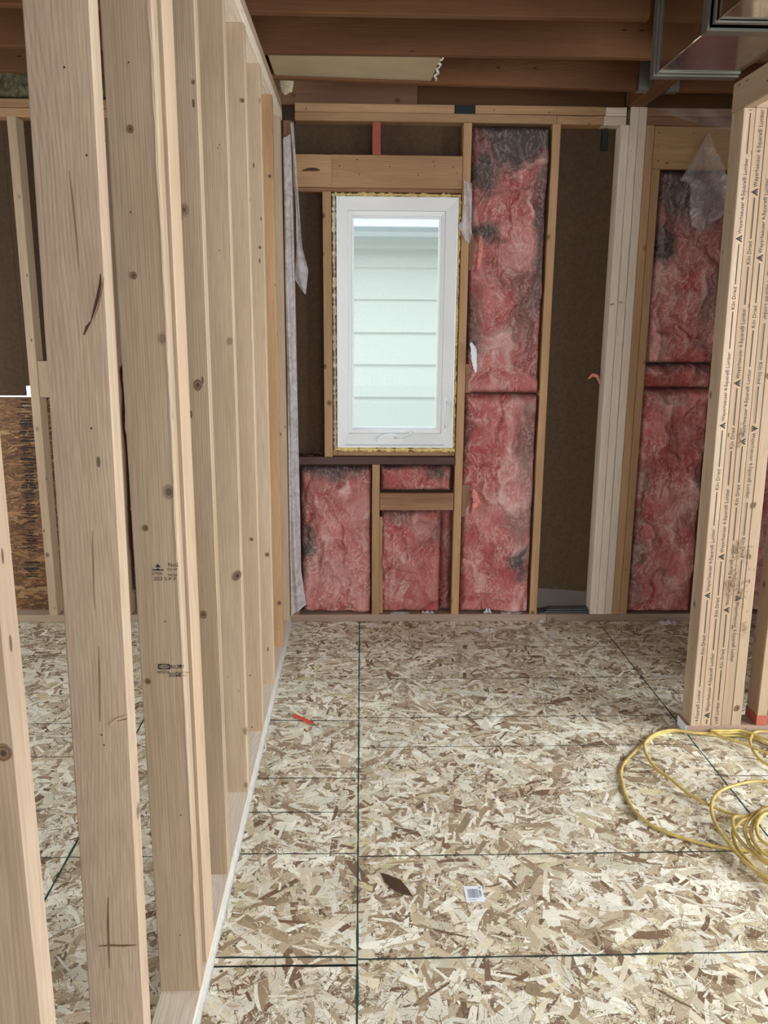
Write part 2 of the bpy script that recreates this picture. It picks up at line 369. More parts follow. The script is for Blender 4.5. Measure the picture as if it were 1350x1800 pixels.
# ---------------------------------------------------------------- ceiling: joists, rim, subfloor
ceiling = empty('ceiling', kind='structure')
ZP = 2.467
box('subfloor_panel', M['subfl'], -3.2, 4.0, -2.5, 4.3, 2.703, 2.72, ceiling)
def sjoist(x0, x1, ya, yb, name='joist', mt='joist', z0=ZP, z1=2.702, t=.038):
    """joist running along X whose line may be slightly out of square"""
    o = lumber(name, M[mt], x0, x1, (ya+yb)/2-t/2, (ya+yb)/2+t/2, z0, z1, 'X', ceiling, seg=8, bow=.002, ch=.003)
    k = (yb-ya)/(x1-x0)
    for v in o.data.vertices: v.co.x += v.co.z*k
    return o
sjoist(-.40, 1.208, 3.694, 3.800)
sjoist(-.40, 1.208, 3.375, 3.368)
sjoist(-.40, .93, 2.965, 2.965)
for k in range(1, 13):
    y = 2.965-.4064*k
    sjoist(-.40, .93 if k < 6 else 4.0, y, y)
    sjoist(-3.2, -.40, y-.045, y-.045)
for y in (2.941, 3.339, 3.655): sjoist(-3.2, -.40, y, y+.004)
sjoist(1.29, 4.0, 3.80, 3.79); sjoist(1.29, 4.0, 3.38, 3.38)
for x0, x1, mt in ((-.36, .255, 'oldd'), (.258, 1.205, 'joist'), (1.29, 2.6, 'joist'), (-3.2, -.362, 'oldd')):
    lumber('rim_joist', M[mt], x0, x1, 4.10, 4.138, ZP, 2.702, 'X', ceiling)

# ---------------------------------------------------------------- back wall
back = empty('wall_back', kind='structure')
YB = 4.147
S3 = .038
for x0, x1, z0, z1 in ((-1.565, -.357, 1.1355, 2.71), (-1.642, -1.565, 1.190, 2.71), (-3.2, -1.642, 1.142, 2.71), (-.357, .62, 0.0, .90), (-.357, .62, 2.073, 2.71), (-.357, -.13, .90, 2.073),
                       (.462, .62, .90, 2.073), (.62, 1.84, 0, 2.71), (1.84, 4.0, 0, 2.71)):
    box('sheathing_board', M['fiber'], x0, x1, YB, YB+.012, z0, z1, back)
box('osb_sheathing', M['osbw'], -3.2, -1.0, YB, YB+.011, -.02, 1.1355, back)
box('osb_sheathing', M['osbw'], -.997, -.36, YB, YB+.011, -.02, 1.139, back)
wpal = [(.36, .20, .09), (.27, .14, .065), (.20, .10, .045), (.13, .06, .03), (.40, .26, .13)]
def wallstr(n, L, Wd, w, z0, z1):
    v, f, c = strands(-2.4, -.9, 0, 1.13, n, L, Wd, wpal, w, z0, z1, ang=(0, .28))
    return np.stack([v[:, 0], YB-.0002-v[:, 2], v[:, 1]], 1), f, c
V, F, Cc = join([wallstr(700, (.06, .17), (.012, .035), (20, 25, 25, 15, 10), 0, .0004), wallstr(2500, (.03, .10), (.004, .016), (20, 20, 20, 30, 10), .0004, .0009),
                 wallstr(4000, (.01, .05), (.001, .004), (10, 10, 20, 55, 10), .0009, .0012)])
o = quadmesh('wood_strands', V, F, M['flake'], Cc, back, smooth=False); o['kind'] = 'stuff'
# black mill stamp up the sheathing panel in the left room, too blurred to read
rk = random.Random(12); z = .215; V = []; F = []
while z < 1.125:
    xc = -1.690+.045*(z-.2)+rk.uniform(-.006, .006); hb_ = rk.choice((.003, .005, .008)); w_ = rk.uniform(.012, .042)
    if not .29 < z < .345 and not .47 < z < .50:
        for xa, xb in ((xc-w_, xc-w_*.1), (xc+w_*.05, xc+w_)) if rk.random() < .4 else ((xc-w_, xc+w_),):
            b0 = len(V); V += [(xa, YB-.0022, z), (xb, YB-.0022, z+rk.uniform(-.002, .002)), (xb, YB-.0022, z+hb_), (xa, YB-.0022, z+hb_)]; F.append((b0, b0+1, b0+2, b0+3))
    z += hb_+rk.choice((.004, .006, .011))
mesh('mill_stamp', V, F, M['print'], back)
# bottom plate, in lengths, and doubled top plates
for x0, x1, mt in ((-3.2, -.46, 'near'), (-.357, .96, 'dusty'), (.963, 2.7, 'dusty'), (2.703, 4.0, 'old')):
    lumber('bottom_plate', M[mt], x0, x1, W-.002, YB-.001, 0.0, .038, 'X', back)
for x0, x1, mt, zz in ((-.30, .42, 'old', 2.429), (.515, 1.108, 'old', 2.429), (1.11, 1.205, 'fresh', 2.429), (1.30, 2.7, 'oldd', 2.429), (-3.2, -.46, 'old', 2.429),
                       (-.30, .886, 'old', 2.391), (.888, 1.10, 'old', 2.391), (1.102, 1.205, 'fresh', 2.391), (1.30, 2.7, 'oldd', 2.391), (-3.2, -.46, 'old', 2.391)):
    lumber('top_plate', M[mt], x0, x1, W+RND.uniform(-.002, .001), YB-.001, zz+.0005, zz+.0375, 'X', back, ch=.003)
box('sill_membrane', M['black'], .423, .512, W+.001, YB-.001, 2.4295, 2.466, back)
box('sill_membrane', M['black'], 1.118, 1.150, YB-.012, YB-.001, 2.295, 2.385, back)
def stud(x, mt='old', z0=.0385, z1=2.3905, w=S3, name='stud', par=back, lean=(0, 0), y0=W):
    return lumber(name, M[mt], x, x+w, y0, YB-.001, z0, z1, 'Z', par, lean=lean)
stud(-1.587, 'new', w=.041); stud(-1.212, 'new', lean=(.022, 0)); stud(-.774, 'new'); stud(-2.0, 'new')
lumber('blocking', M['new'], -1.545, -1.487, W+.002, W+.040, 1.143, 1.314, 'Z', back)
stud(-.354, 'oldd'); stud(.4651, 'old', lean=(-.001, 0)); stud(.8705, 'old'); stud(1.302, 'old'); stud(1.7225, 'old', z1=2.2035); stud(1.762, 'old'); stud(2.15, 'old')
stud(1.341, 'old', z1=2.2035)
stud(-.180, 'old', z0=.8585, z1=2.090, name='jack_stud', w=.040)
lumber('header', M['old'], -.313, -.137, W-.001, YB-.03, 2.108, 2.249, 'X', back)
lumber('header', M['old'], -.1365, .4630, W, YB-.03, 2.108, 2.250, 'X', back)
lumber('head_plate', M['oldd'], -.313, .4630, W+.006, YB-.002, 2.090, 2.1075, 'X', back)
lumber('header', M['old'], 1.341, 1.84, W+.001, YB-.03, 2.205, 2.389, 'X', back)
lumber('cripple_stud', M['red'], .050, .088, W+.004, YB-.002, 2.2505, 2.3905, 'Z', back)
lumber('cripple_stud', M['old'], .055, .093, W, YB-.002, .0385, .8195, 'Z', back)
lumber('window_sill_plate', M['sill'], -.313, .4630, W-.001, YB-.002, .820, .8575, 'X', back)
lumber('blocking', M['oldd'], .0945, .4620, W+.002, W+.040, .588, .676, 'X', back)
for z0, z1, x1 in ((1.748, 1.912, .536), (1.175, 1.312, .532), (.555, .718, .543)):
    lumber('blocking', M['oldd'], .5045, x1, W+.004, W+.050, z0, z1, 'Z', back)
lumber('trim_strip', M['old'], .093, .112, W+.02, W+.06, .04, .55, 'Z', back)
# debris ledge of chips lying on the sill, left of the window
V = []; F = []
for i in range(70):
    x, y, z = RND.uniform(-.30, -.19), RND.uniform(W+.01, W+.07), .8582+RND.random()**2*.02
    a, s = RND.random()*3, RND.uniform(.004, .013)
    b0 = len(V)
    for dx, dy in ((-1, -.3), (1, -.3), (1, .3), (-1, .3)):
        V.append((x+s*(dx*math.cos(a)-dy*math.sin(a)), y+s*(dx*math.sin(a)+dy*math.cos(a)), z+RND.uniform(0, .004)))
    F.append((b0, b0+1, b0+2, b0+3))
tag(mesh('wood_chips', V, F, M['oldd']), 'loose wood chips lying on the dark sill left of the window', 'debris', kind='stuff')

# ---------------------------------------------------------------- window
win = empty('window_1', kind='structure')
def frame_ring(name, mt, xo0, xo1, zo0, zo1, xi0, xi1, zi0, zi1, yo, yi, ydeep, par):
    """mitred picture frame: outer lip at yo, slopes to the inner edge at yi, then returns to ydeep"""
    R0 = [(xo0, zo0), (xo1, zo0), (xo1, zo1), (xo0, zo1)]; R1 = [(xi0, zi0), (xi1, zi0), (xi1, zi1), (xi0, zi1)]
    V = []
    for (x, z) in R0: V.append((x, ydeep, z))
    for (x, z) in R0: V.append((x, yo, z))
    for (x, z), (u, v) in zip(R0, R1): V.append((x+(u-x)*.12, yo, z+(v-z)*.12))
    for (x, z), (u, v) in zip(R0, R1): V.append((x+(u-x)*.14, yo+.003, z+(v-z)*.14))
    for (x, z) in R1: V.append((x, yi, z))
    for (x, z) in R1: V.append((x, ydeep, z))
    F = []
    for r in range(5):
        for k in range(4): F.append((r*4+k, r*4+(k+1) % 4, r*4+4+(k+1) % 4, r*4+4+k))
    for k in range(4): F.append((20+k, 20+(k+1) % 4, (k+1) % 4, k))
    return mesh(name, V, F, mt, par)
frame_ring('window_frame', M['vinyl'], -.116, .450, .905, 2.070, -.062, .393, .972, 2.012, 4.052, 4.072, 4.150, win)
frame_ring('sash', M['vinyl'], -.061, .392, .973, 2.011, -.045, .374, .990, 1.990, 4.082, 4.088, 4.130, win)
frame_ring('glazing_bead', M['vinyl'], -.0445, .3735, .9905, 1.9895, -.036, .365, .999, 1.981, 4.094, 4.102, 4.128, win)
box('glass_pane', M['glass'], -.040, .369, 4.112, 4.116, .995, 1.985, win, ch=.0003)
# foam round the frame: a lumpy bead on each side
def bead(p0, p1, r, mt, par, name='foam_bead', n=60, yj=.004, seed=1):
    rr = random.Random(seed); V = []; F = []; K = 7
    d = Vector(p1)-Vector(p0); d.normalize(); a = d.cross(Vector((0, 1, 0))).normalized()
    for i in range(n+1):
        c = Vector(p0).lerp(Vector(p1), i/n) + Vector((0, rr.uniform(-yj, yj), 0)) + a*rr.uniform(-.002, .002); q = r*rr.uniform(.35, 1.3)
        for k in range(K):
            t = 2*math.pi*k/K; V.append(c+a*q*math.cos(t)+Vector((0, 1, 0))*q*math.sin(t))
    for i in range(n):
        for k in range(K): F.append((i*K+k, i*K+(k+1) % K, (i+1)*K+(k+1) % K, (i+1)*K+k))
    F.append(tuple(range(K))); F.append(tuple(n*K+k for k in range(K-1, -1, -1)))
    return mesh(name, V, F, mt, par, True)
bead((-.13, 4.078, 2.080), (.460, 4.070, 2.080), .0105, M['foam'], win, seed=2)
bead((-.13, 4.078, .893), (.462, 4.070, .893), .012, M['foam'], win, seed=3)
bead((-.128, 4.080, .90), (-.128, 4.070, 2.08), .0105, M['foamw'], win, n=110, seed=4)
bead((.458, 4.078, .90), (.458, 4.070, 2.08), .0065, M['foam'], win, n=110, seed=5)
for x0, x1, z0, z1 in ((-.139, -.118, .86, 2.089), (.4515, .4640, .86, 2.089), (-.117, .451, .860, .884), (-.117, .451, 2.074, 2.0895)):
    box('shim', M['old'], x0, x1, 4.09, 4.146, z0, z1, win)
# operator with folding handle on the bottom rail, lock lever on the right
op = box('crank_base', M['vinyl'], .080, .205, 4.048, 4.060, .935, .957, win)
V = []; nn = 14
for i in range(nn+1):
    t = i/nn; x = .09+.105*t; h = .957+.016*math.sin(math.pi*t)
    for (dy, dz) in ((-.014, 0), (-.014, 1), (.006, 1), (.006, 0)): V.append((x, 4.052+dy, .945 if dz == 0 else h))
F = [(i*4+k, i*4+(k+1) % 4, i*4+4+(k+1) % 4, i*4+4+k) for i in range(nn) for k in range(4)]+[(0, 1, 2, 3), tuple(nn*4+k for k in (3, 2, 1, 0))]
mesh('crank_cover', V, F, M['vinyl'], win, False)
def tube(name, pts, r, mt, par=None, K=8, taper=None):
    V = []; F = []; P = [Vector(p) for p in pts]
    up0 = Vector((0, 1, 0))
    for i, p in enumerate(P):
        d = (P[min(i+1, len(P)-1)]-P[max(i-1, 0)]).normalized(); a = d.cross(up0)
        if a.length < 1e-3: a = d.cross(Vector((1, 0, 0)))
        a.normalize(); b_ = d.cross(a); q = r if taper is None else r*taper[i]
        for k in range(K):
            t = 2*math.pi*k/K; V.append(p+a*q*math.cos(t)+b_*q*math.sin(t))
    for i in range(len(P)-1):
        for k in range(K): F.append((i*K+k, i*K+(k+1) % K, (i+1)*K+(k+1) % K, (i+1)*K+k))
    F.append(tuple(range(K-1, -1, -1))); F.append(tuple((len(P)-1)*K+k for k in range(K)))
    return mesh(name, V, F, mt, par, True)
tube('crank_handle', [(.165, 4.036, .958), (.185, 4.030, .963), (.205, 4.028, .960), (.222, 4.028, .968), (.242, 4.026, .978), (.250, 4.026, .990)], .0055, M['vinyl'], win, taper=[1.3, 1, .9, 1, 1, 1.2])
box('lock_plate', M['vinyl'], .405, .417, 4.056, 4.066, .985, 1.145, win)
tube('lock_lever', [(.411, 4.052, 1.135), (.412, 4.046, 1.10), (.410, 4.048, 1.06), (.409, 4.054, 1.02)], .0045, M['vinyl'], win, taper=[1.2, 1, .9, .6])
box('lever_slot', M['grey'], .4095, .4125, 4.0545, 4.058, 1.0, 1.05, win, ch=.0002)
line_v = [(-.08+i*.0104, 4.0565, .918+.0006*math.sin(i*1.7)) for i in range(48)]
tube('caulk_line', line_v, .0014, M['grey'], win, K=5)

# ---------------------------------------------------------------- neighbouring house seen through the window
house = empty('neighbour_house', 'neighbouring house with pale lap siding seen through the window', 'house', loc=(.3, 6.5, -.6))
zl = [.712-.24*k for k in range(6, 0, -1)]+[.712, .947, 1.196, 1.436, 1.68, 1.912, 2.05]
for a, b_ in zip(zl[:-1], zl[1:]):
    V = [(-2.4, 6.478, a), (3.2, 6.478, a), (3.2, 6.499, b_+.004), (-2.4, 6.499, b_+.004), (-2.4, 6.51, a), (3.2, 6.51, a), (3.2, 6.51, b_+.004), (-2.4, 6.51, b_+.004)]
    o = mesh('siding_board', V, [(0, 1, 2, 3), (5, 4, 7, 6), (0, 4, 5, 1), (3, 2, 6, 7), (1, 5, 6, 2), (4, 0, 3, 7)], M['siding']); off(o, house)
box('frieze_board', M['siding'], -2.4, 3.2, 6.465, 6.51, 2.045, 2.16, house)
box('soffit', M['trimw'], -2.4, 3.2, 6.12, 6.51, 2.13, 2.142, house)
box('fascia', M['trimw'], -2.4, 3.2, 6.10, 6.12, 2.125, 2.20, house)
box('gutter', M['trimw'], -2.4, 3.2, 6.03, 6.10, 2.155, 2.245, house, ch=.01)
V = [(-2.4, 6.03, 2.25), (3.2, 6.03, 2.25), (3.2, 8.0, 3.1), (-2.4, 8.0, 3.1), (-2.4, 6.03, 2.23), (3.2, 6.03, 2.23), (3.2, 8.0, 3.08), (-2.4, 8.0, 3.08)]
off(mesh('roof', V, [(0, 1, 2, 3), (7, 6, 5, 4), (0, 4, 5, 1), (2, 6, 7, 3), (1, 5, 6, 2), (0, 3, 7, 4)], M['grey']), house)
tag(box('outdoor_ground', M['ground'], -8, 8, 4.3, 12, -.75, -.7), kind='structure')

# ---------------------------------------------------------------- left partition (open studs)
part = empty('wall_left', kind='structure')
a, a2 = -.3587, -.4477
def pst(y, mt='new', t=.038, z0=.0385, z1=2.3895, nm='stud', x0=a2, x1=a, **k): return lumber(nm, M[mt], x0, x1, y, y+t, z0, z1, 'Z', part, **k)
st0 = pst(-.43); st0b = pst(.02); stA = pst(.405); stN = pst(.796, 'near'); st1 = pst(1.155, 'near', lean=(0, .09))
st2 = pst(1.590, bow=0); pst(1.676, 'new', t=.089, x0=a-.038, nm='backing_stud')
st3 = pst(1.994); st4 = pst(2.400); st5 = pst(2.806); st6 = pst(3.213); st7 = pst(3.619, 'old'); st8 = pst(3.975)
lumber('bottom_plate', M['fresh'], a2, a+.0005, -2.2, 4.050, 0.0, .038, 'Y', part, ch=.002)
lumber('top_plate', M['fresh'], a2, a+.0005, -2.2, 4.055, 2.390, 2.4275, 'Y', part)
lumber('top_plate', M['new'], a2, a+.0005, -2.2, 4.055, 2.4285, 2.4665, 'Y', part)
# bark edge left on the second board behind the partition
V = []; F = []; n = 90
for i in range(n+1):
    z = .05+2.3*i/n; w = .0015+.007*vn(np.array([i*.6]), np.array([.5]), 3)[0]*vn(np.array([i*.07]), np.array([2.5]), 4)[0]*.9; 
    V += [(a-.002, 1.5893, z), (a-.002-w, 1.5890-.0008*RND.random(), z), (a+.0006, 1.594+.004*RND.random(), z)]
for i in range(n): F += [(i*3, i*3+1, i*3+4, i*3+3), (i*3+2, i*3, i*3+3, i*3+5)]
mesh('wane_edge', V, F, M['near'], part)
# partition base: turned up strip of sill film along the room side
V = []; F = []; n = 120
for i in range(n+1):
    y = 1.0+3.02*i/n; e = .002+.002*RND.random()
    V += [(a+.0012, y, .037), (a+.0015+e*.2, y, .015), (a+.002+e*.3, y, .0014), (a+.005+e, y, .0012)]
for i in range(n):
    for k in range(3): F.append((i*4+k, i*4+k+1, i*4+5+k, i*4+4+k))
tag(mesh('sill_film', V, F, M['strip'], None, True), 'thin strip of white film tucked under the left stud partition', 'plastic film')

# ---------------------------------------------------------------- printed stamps
def text(s, size, loc, rot, mt, parent, name='printed_mark', align='LEFT', sx=1.0):
    cu = bpy.data.curves.new(name, 'FONT'); cu.body = s; cu.size = size; cu.align_x = align; cu.resolution_u = 2
    tmp = bpy.data.objects.new(name, cu); C.objects.link(tmp)
    bpy.context.view_layer.update()
    me = bpy.data.meshes.new_from_object(tmp); bpy.data.objects.remove(tmp)
    for v in me.vertices: v.co.x *= sx
    me.materials.clear(); me.materials.append(mt)
    o = bpy.data.objects.new(name, me); C.objects.link(o)
    o.matrix_world = Matrix.Translation(loc) @ rot.to_4x4()
    off(o, parent) if parent.type == 'EMPTY' else None
    return o
FRONT = Matrix(((1, 0, 0), (0, 0, -1), (0, 1, 0)))                       # text facing -Y, upright
UPW = FRONT @ Matrix.Rotation(math.pi/2, 3, 'Z')                         # reading upwards
DNW = FRONT @ Matrix.Rotation(-math.pi/2, 3, 'Z')
def poly(name, pts, mt, parent, y):
    o = mesh(name, [(x, y, z) for x, z in pts], [tuple(range(len(pts)))], mt); off(o, parent); return o
ys = 1.5885
for s, sz, x, z, sx in (('CMSA', .0085, -.4135, 1.0115, .95), ('203', .0110, -.4105, 1.0000, 1.05), ('No2', .0115, -.3815, 1.0285, 1.0), ('KD-HT', .0068, -.3830, 1.0205, 1.0),
                        ('NLGA', .0072, -.3820, 1.0090, .95), ('S-P-F', .0095, -.3905, 1.0000, 1.25), ('SELECT', .0100, -.3860, .8130, .85), ('187074', .0085, -.4160, .8020, 1.0),
                        ('3058', .0135, -.3925, .7945, 1.0), ('CANFOR', .0072, -.4095, .8145, .92), ('KD-HT 2x4', .0055, -.3770, .8025, 1.0), ('PEFC 29-31', .0050, -.3770, .7955, 1.0)):
    text(s, sz, (x, ys, z), FRONT, M['print'], part, sx=sx)
leaf = [(0, 1), (.22, .55), (.42, .68), (.36, .25), (.8, .35), (.62, .02), (1.0, -.15), (.25, -.42), (0, -.25), (-.25, -.42), (-1.0, -.15), (-.62, .02), (-.8, .35), (-.36, .25), (-.42, .68), (-.22, .55)]
poly('printed_mark', [(-.4010+.0052*x, 1.0290+.0062*z) for x, z in leaf], M['print'], part, ys)
poly('printed_mark', [(-.4110, 1.0205), (-.3910, 1.0205), (-.3900, 1.0235), (-.3960, 1.0225), (-.4010, 1.0250), (-.4060, 1.0225), (-.4120, 1.0235)], M['print'], part, ys)
E1 = [(-.3995+.0108*math.cos(t*.3142), .8170+.0043*math.sin(t*.3142)) for t in range(20)]
E2 = [(-.3995+.0098*math.cos(t*.3142), .8170+.0036*math.sin(t*.3142)) for t in range(20)]
def ringmesh(outer, inner, y, parent):
    n = len(outer); V = [(x, y, z) for x, z in outer]+[(x, y, z) for x, z in inner]
    o = mesh('printed_mark', V, [(k, (k+1) % n, n+(k+1) % n, n+k) for k in range(n)], M['print']); off(o, parent)
rect = []
for t in range(20):
    c, s = math.cos(t*.3142), math.sin(t*.3142); k = 1/max(abs(c), abs(s)); rect.append((-.3995+.0125*max(-1, min(1, c*k)), .8170+.0058*max(-1, min(1, s*k))))
ringmesh(rect, E1, ys, part)
ringmesh([(-.3670+.0036*math.cos(t*.3142), .8180+.0036*math.sin(t*.3142)) for t in range(20)], [(-.3670+.0028*math.cos(t*.3142), .8180+.0028*math.sin(t*.3142)) for t in range(20)], ys, part)
poly('printed_mark', [(-.3695, .8180), (-.3665, .8205), (-.3645, .8165), (-.3670, .8160)], M['print'], part, ys)

# ---------------------------------------------------------------- built-up post of five studs, right
PY = 2.830
post = empty('built_up_post', 'post of five kiln-dried studs side by side with black mill lettering, right edge', 'post', loc=(1.33, PY, .038))
px = [1.234, 1.2725, 1.311, 1.3495, 1.388]
LN = -.019
for i, x in enumerate(px):
    lumber('stud', M['post' if i else 'near'], x+.0004+LN/2-LN/2, x+.0381, PY+(0, .001, .0005, .002, .0015)[i], PY+.089, .0385, 2.1775, 'Z', post, lean=(LN, 0), bow=0)
def pxat(x, z): return x+LN*(z-.038)/2.14
def mark_column(x, tops, flip=False, seed=0, frac=.60):
    y = PY-.0006
    for zt in tops:
        xt = x+.038*frac
        def L(zb, ze):
            V = [(pxat(xt-.0014, zb), y, zb), (pxat(xt+.0014, zb), y, zb), (pxat(xt+.0014, ze), y, ze), (pxat(xt-.0014, ze), y, ze)]
            off(mesh('printed_line', V, [(0, 1, 2, 3)], M['print']), post)
        lo, hi = .045, 2.172
        if not flip:
            segs = [('T', zt-.240, zt), ('G', zt-.266, zt-.244), ('L', zt-.400, zt-.272), ('K', zt-.482, zt-.406), ('L', zt-.610, zt-.488)]
        else:
            segs = [('T', zt-.240, zt), ('G', zt+.004, zt+.026), ('L', zt+.032, zt+.160), ('K', zt+.166, zt+.242), ('L', zt+.248, zt+.370)]
        for k, zb, ze in segs:
            if k == 'L':
                zb2, ze2 = max(lo, zb), min(hi, ze)
                if ze2 > zb2+.01: L(zb2, ze2)
            elif zb > lo-.2 and ze < hi+.1:
                s = 'Weyerhaeuser 4-Square\u00ae Lumber' if k == 'T' else ('Kiln Dried' if k == 'K' else None)
                if s:
                    cu = text(s, .0172, (0, 0, 0), Matrix.Identity(3), M['print'], part if False else post, name='mill_lettering')
                    me = cu.data; xsv = [v.co.x for v in me.vertices]; L0 = (ze-zb)*.97/max(xsv)
                    for v in me.vertices: v.co.x *= L0
                    # cut at the stud ends
                    if not flip:
                        cu.matrix_world = Matrix.Translation((pxat(xt, zb)+.005, y, zb)) @ (FRONT @ Matrix.Rotation(math.pi/2-math.atan(LN/2.14)*0+.009, 3, 'Z')).to_4x4()
                        top = hi-zb
                    else:
                        cu.matrix_world = Matrix.Translation((pxat(xt, ze)-.005, y, ze)) @ (FRONT @ Matrix.Rotation(-math.pi/2+.009, 3, 'Z')).to_4x4()
                        top = ze-lo
                    import bmesh
                    if (not flip and (ze > hi or zb < lo)) or (flip and (ze > hi or zb < lo)):
                        bm = bmesh.new(); bm.from_mesh(me)
                        if not flip:
                            cuts = [((hi-zb), (1, 0, 0))] if ze > hi else [((lo-zb), (-1, 0, 0))]
                        else:
                            cuts = [((ze-hi), (-1, 0, 0))] if ze > hi else [((ze-lo), (1, 0, 0))]
                        for c, nrm in cuts:
                            bmesh.ops.bisect_plane(bm, geom=bm.verts[:]+bm.edges[:]+bm.faces[:], plane_co=(c, 0, 0), plane_no=nrm, clear_outer=True)
                        if len(bm.verts) == 0: bm.free(); bpy.data.objects.remove(cu); continue
                        bm.to_mesh(me); bm.free()
                    off(cu, post)
                elif zb > lo and ze < hi:
                    # triangular tree-like emblem: an open triangle with a stem
                    zc = (zb+ze)/2; xc = pxat(xt, zc); s_ = 1 if not flip else -1
                    tri = [(-.0125, 0), (.0085, .0115), (.0085, .0060), (-.0040, 0), (.0085, -.0060), (.0085, -.0115)]
                    off(mesh('mill_emblem', [(xc+s_*u, y, zc+s_*w) for u, w in tri], [(0, 1, 2, 3), (0, 3, 4, 5)], M['print']), post)
                    off(mesh('mill_emblem', [(xc+s_*u, y, zc+s_*w) for u, w in ((-.001, -.0018), (-.001, .0018), (.0085, .0018), (.0085, -.0018))], [(0, 1, 2, 3)], M['print']), post)
mark_column(px[0], (2.650, 2.035, 1.420, .805, .190))
mark_column(px[1], (2.180, 1.565, .950, .335))
mark_column(px[2], (1.975, 1.365, .750, .140), frac=.55)
mark_column(px[3], (1.755, 1.140, .525), flip=True, frac=.5)
# splintered patches on the post faces
def splinters(cx, cz, rx, rz, n, parent, y0, seed):
    r = random.Random(seed); V = []; F = []
    for i in range(n):
        x = cx+r.gauss(0, rx); z = cz+r.gauss(0, rz); l = r.uniform(.004, .014); w = r.uniform(.0006, .0018); t = r.gauss(0, .5); b0 = len(V)
        dx, dz = math.sin(t), math.cos(t)
        V += [(x-w*dz, y0-.0003, z-l*dx*0-l*.5), (x+w*dz, y0-.0003, z-l*.5), (x+dx*l*.6+w*.3, y0-.002-r.random()*.0035, z+dz*l*.5), (x+dx*l*.6-w*.3, y0-.002-r.random()*.0035, z+dz*l*.5)]
        F.append((b0, b0+1, b0+2, b0+3))
    o = mesh('splinters', V, F, M['post']); o['kind'] = 'stuff'; off(o, parent)
for c in ((1.345, .72, .008, .020, 70), (1.340, .60, .010, .028, 90), (1.375, .55, .008, .03, 60), (1.385, .70, .007, .02, 40), (1.318, 1.13, .008, .03, 50), (1.325, .58, .009, .02, 60), (1.40, .42, .006, .03, 30)):
    splinters(*c, post, PY, int(c[1]*100))
# short wall running right from the post
wr = empty('wall_right', kind='structure')
lumber('bottom_plate', M['dusty'], 1.222, 4.0, PY-.001, PY+.0885, 0.0, .038, 'X', wr)
box('plate_end_cap', M['paper'], 1.2195, 1.2215, PY, PY+.088, .001, .037, wr)
lumber('top_plate', M['post'], 1.257, 4.0, PY+.002, PY+.0885, 2.1785, 2.2165, 'X', wr)
lumber('stud', M['post'], 1.4840, 1.5215, PY+.0, PY+.089, .0385, 2.178, 'Z', wr)
box('red_paint_band', M['red'], 1.4825, 1.5230, PY-.0015, PY+.0905, .0387, .078, wr, ch=.0004)
for x in (1.89, 2.30, 2.70, 3.1, 3.5): lumber('stud', M['post'], x, x+.038, PY, PY+.089, .0385, 2.178, 'Z', wr)
box('upper_board', M['wallx'], 1.75, 4.0, PY+.04, PY+.06, 2.22, 2.70, wr)
box('sheathing_board', M['wallx'], 1.90, 4.0, PY+.0905, PY+.102, .04, 2.215, wr)  # unseen board added to block the right daylight and darken the far floor
hb = lumber('header_beam', M['post'], 1.2155, 1.2535, 1.0, 2.924, 2.179, 2.272, 'Y', None, ch=.003)
tag(hb, 'dropped header board resting on the lettered post under the duct', 'beam')

# knots, nail marks and checks that can be told apart in the photo, on the camera-facing side of the studs
KM = vcol('knot_wood', .7, spec=.2)
def knot(x, z, r, y, parent=None, el=1.15, seed=0, dark=1.0, tilt=0.0):
    rr = random.Random(seed+int(x*1000)); V = [(x, y, z)]; cl = [(.10, .055, .035)]; F = []; K = 16
    rads = ((.22, (.06, .035, .025)), (.55, (.24, .145, .09)), (.78, (.13, .075, .045)), (1.0, (.30, .20, .125)))
    for q, c in rads:
        for k in range(K):
            t = 2*math.pi*k/K; j = 1+rr.uniform(-.06, .06); u, w = r*q*j*math.cos(t), r*q*j*el*math.sin(t)
            V.append((x+u*math.cos(tilt)-w*math.sin(tilt), y, z+u*math.sin(tilt)+w*math.cos(tilt))); cl.append(tuple(v*dark for v in c))
    for k in range(K): F.append((0, 1+k, 1+(k+1) % K))
    for ring in range(len(rads)-1):
        for k in range(K): a_ = 1+ring*K; F.append((a_+k, a_+K+k, a_+K+(k+1) % K, a_+(k+1) % K))
    o = mesh('knot', V, F, KM, parent or part)
    at = o.data.color_attributes.new('Col', 'FLOAT_COLOR', 'POINT')
    at.data.foreach_set('color', np.c_[np.array(cl), np.ones(len(cl))].astype(np.float32).ravel())
def speck(x, z, y, w=.0016, h=.0022, parent=None):
    mesh('nail_mark', [(x-w, y, z), (x, y, z-h), (x+w, y, z), (x, y, z+h)], [(0, 1, 2, 3)], M['print'], parent or part)
def check(pts, w, y, parent=None, mt='crack'):
    """dark split in the grain: a tapering strip along pts"""
    V = []; n = len(pts)
    for i, p in enumerate(pts):
        (x0, z0), (x1, z1) = pts[max(i-1, 0)], pts[min(i+1, n-1)]
        dx, dz = x1-x0, z1-z0; L = math.hypot(dx, dz); q = w*math.sin(math.pi*(i+.35)/(n-.3)) 
        yy = y(p[1]) if callable(y) else y
        V += [(p[0]-dz/L*q, yy, p[1]+dx/L*q), (p[0]+dz/L*q, yy, p[1]-dx/L*q)]
    mesh('grain_split', V, [(2*i, 2*i+1, 2*i+3, 2*i+2) for i in range(n-1)], M[mt], parent or part)
y2 = 1.5885
for x, z, r in ((-.416, 1.582, .0065), (-.407, 1.831, .0065), (-.421, 1.107, .006), (-.434, .785, .006)): knot(x, z, r, y2)
for x, z in ((-.404, 1.938), (-.382, .48), (-.397, .185), (-.393, .914), (-.415, 1.692)): speck(x, z, y2)
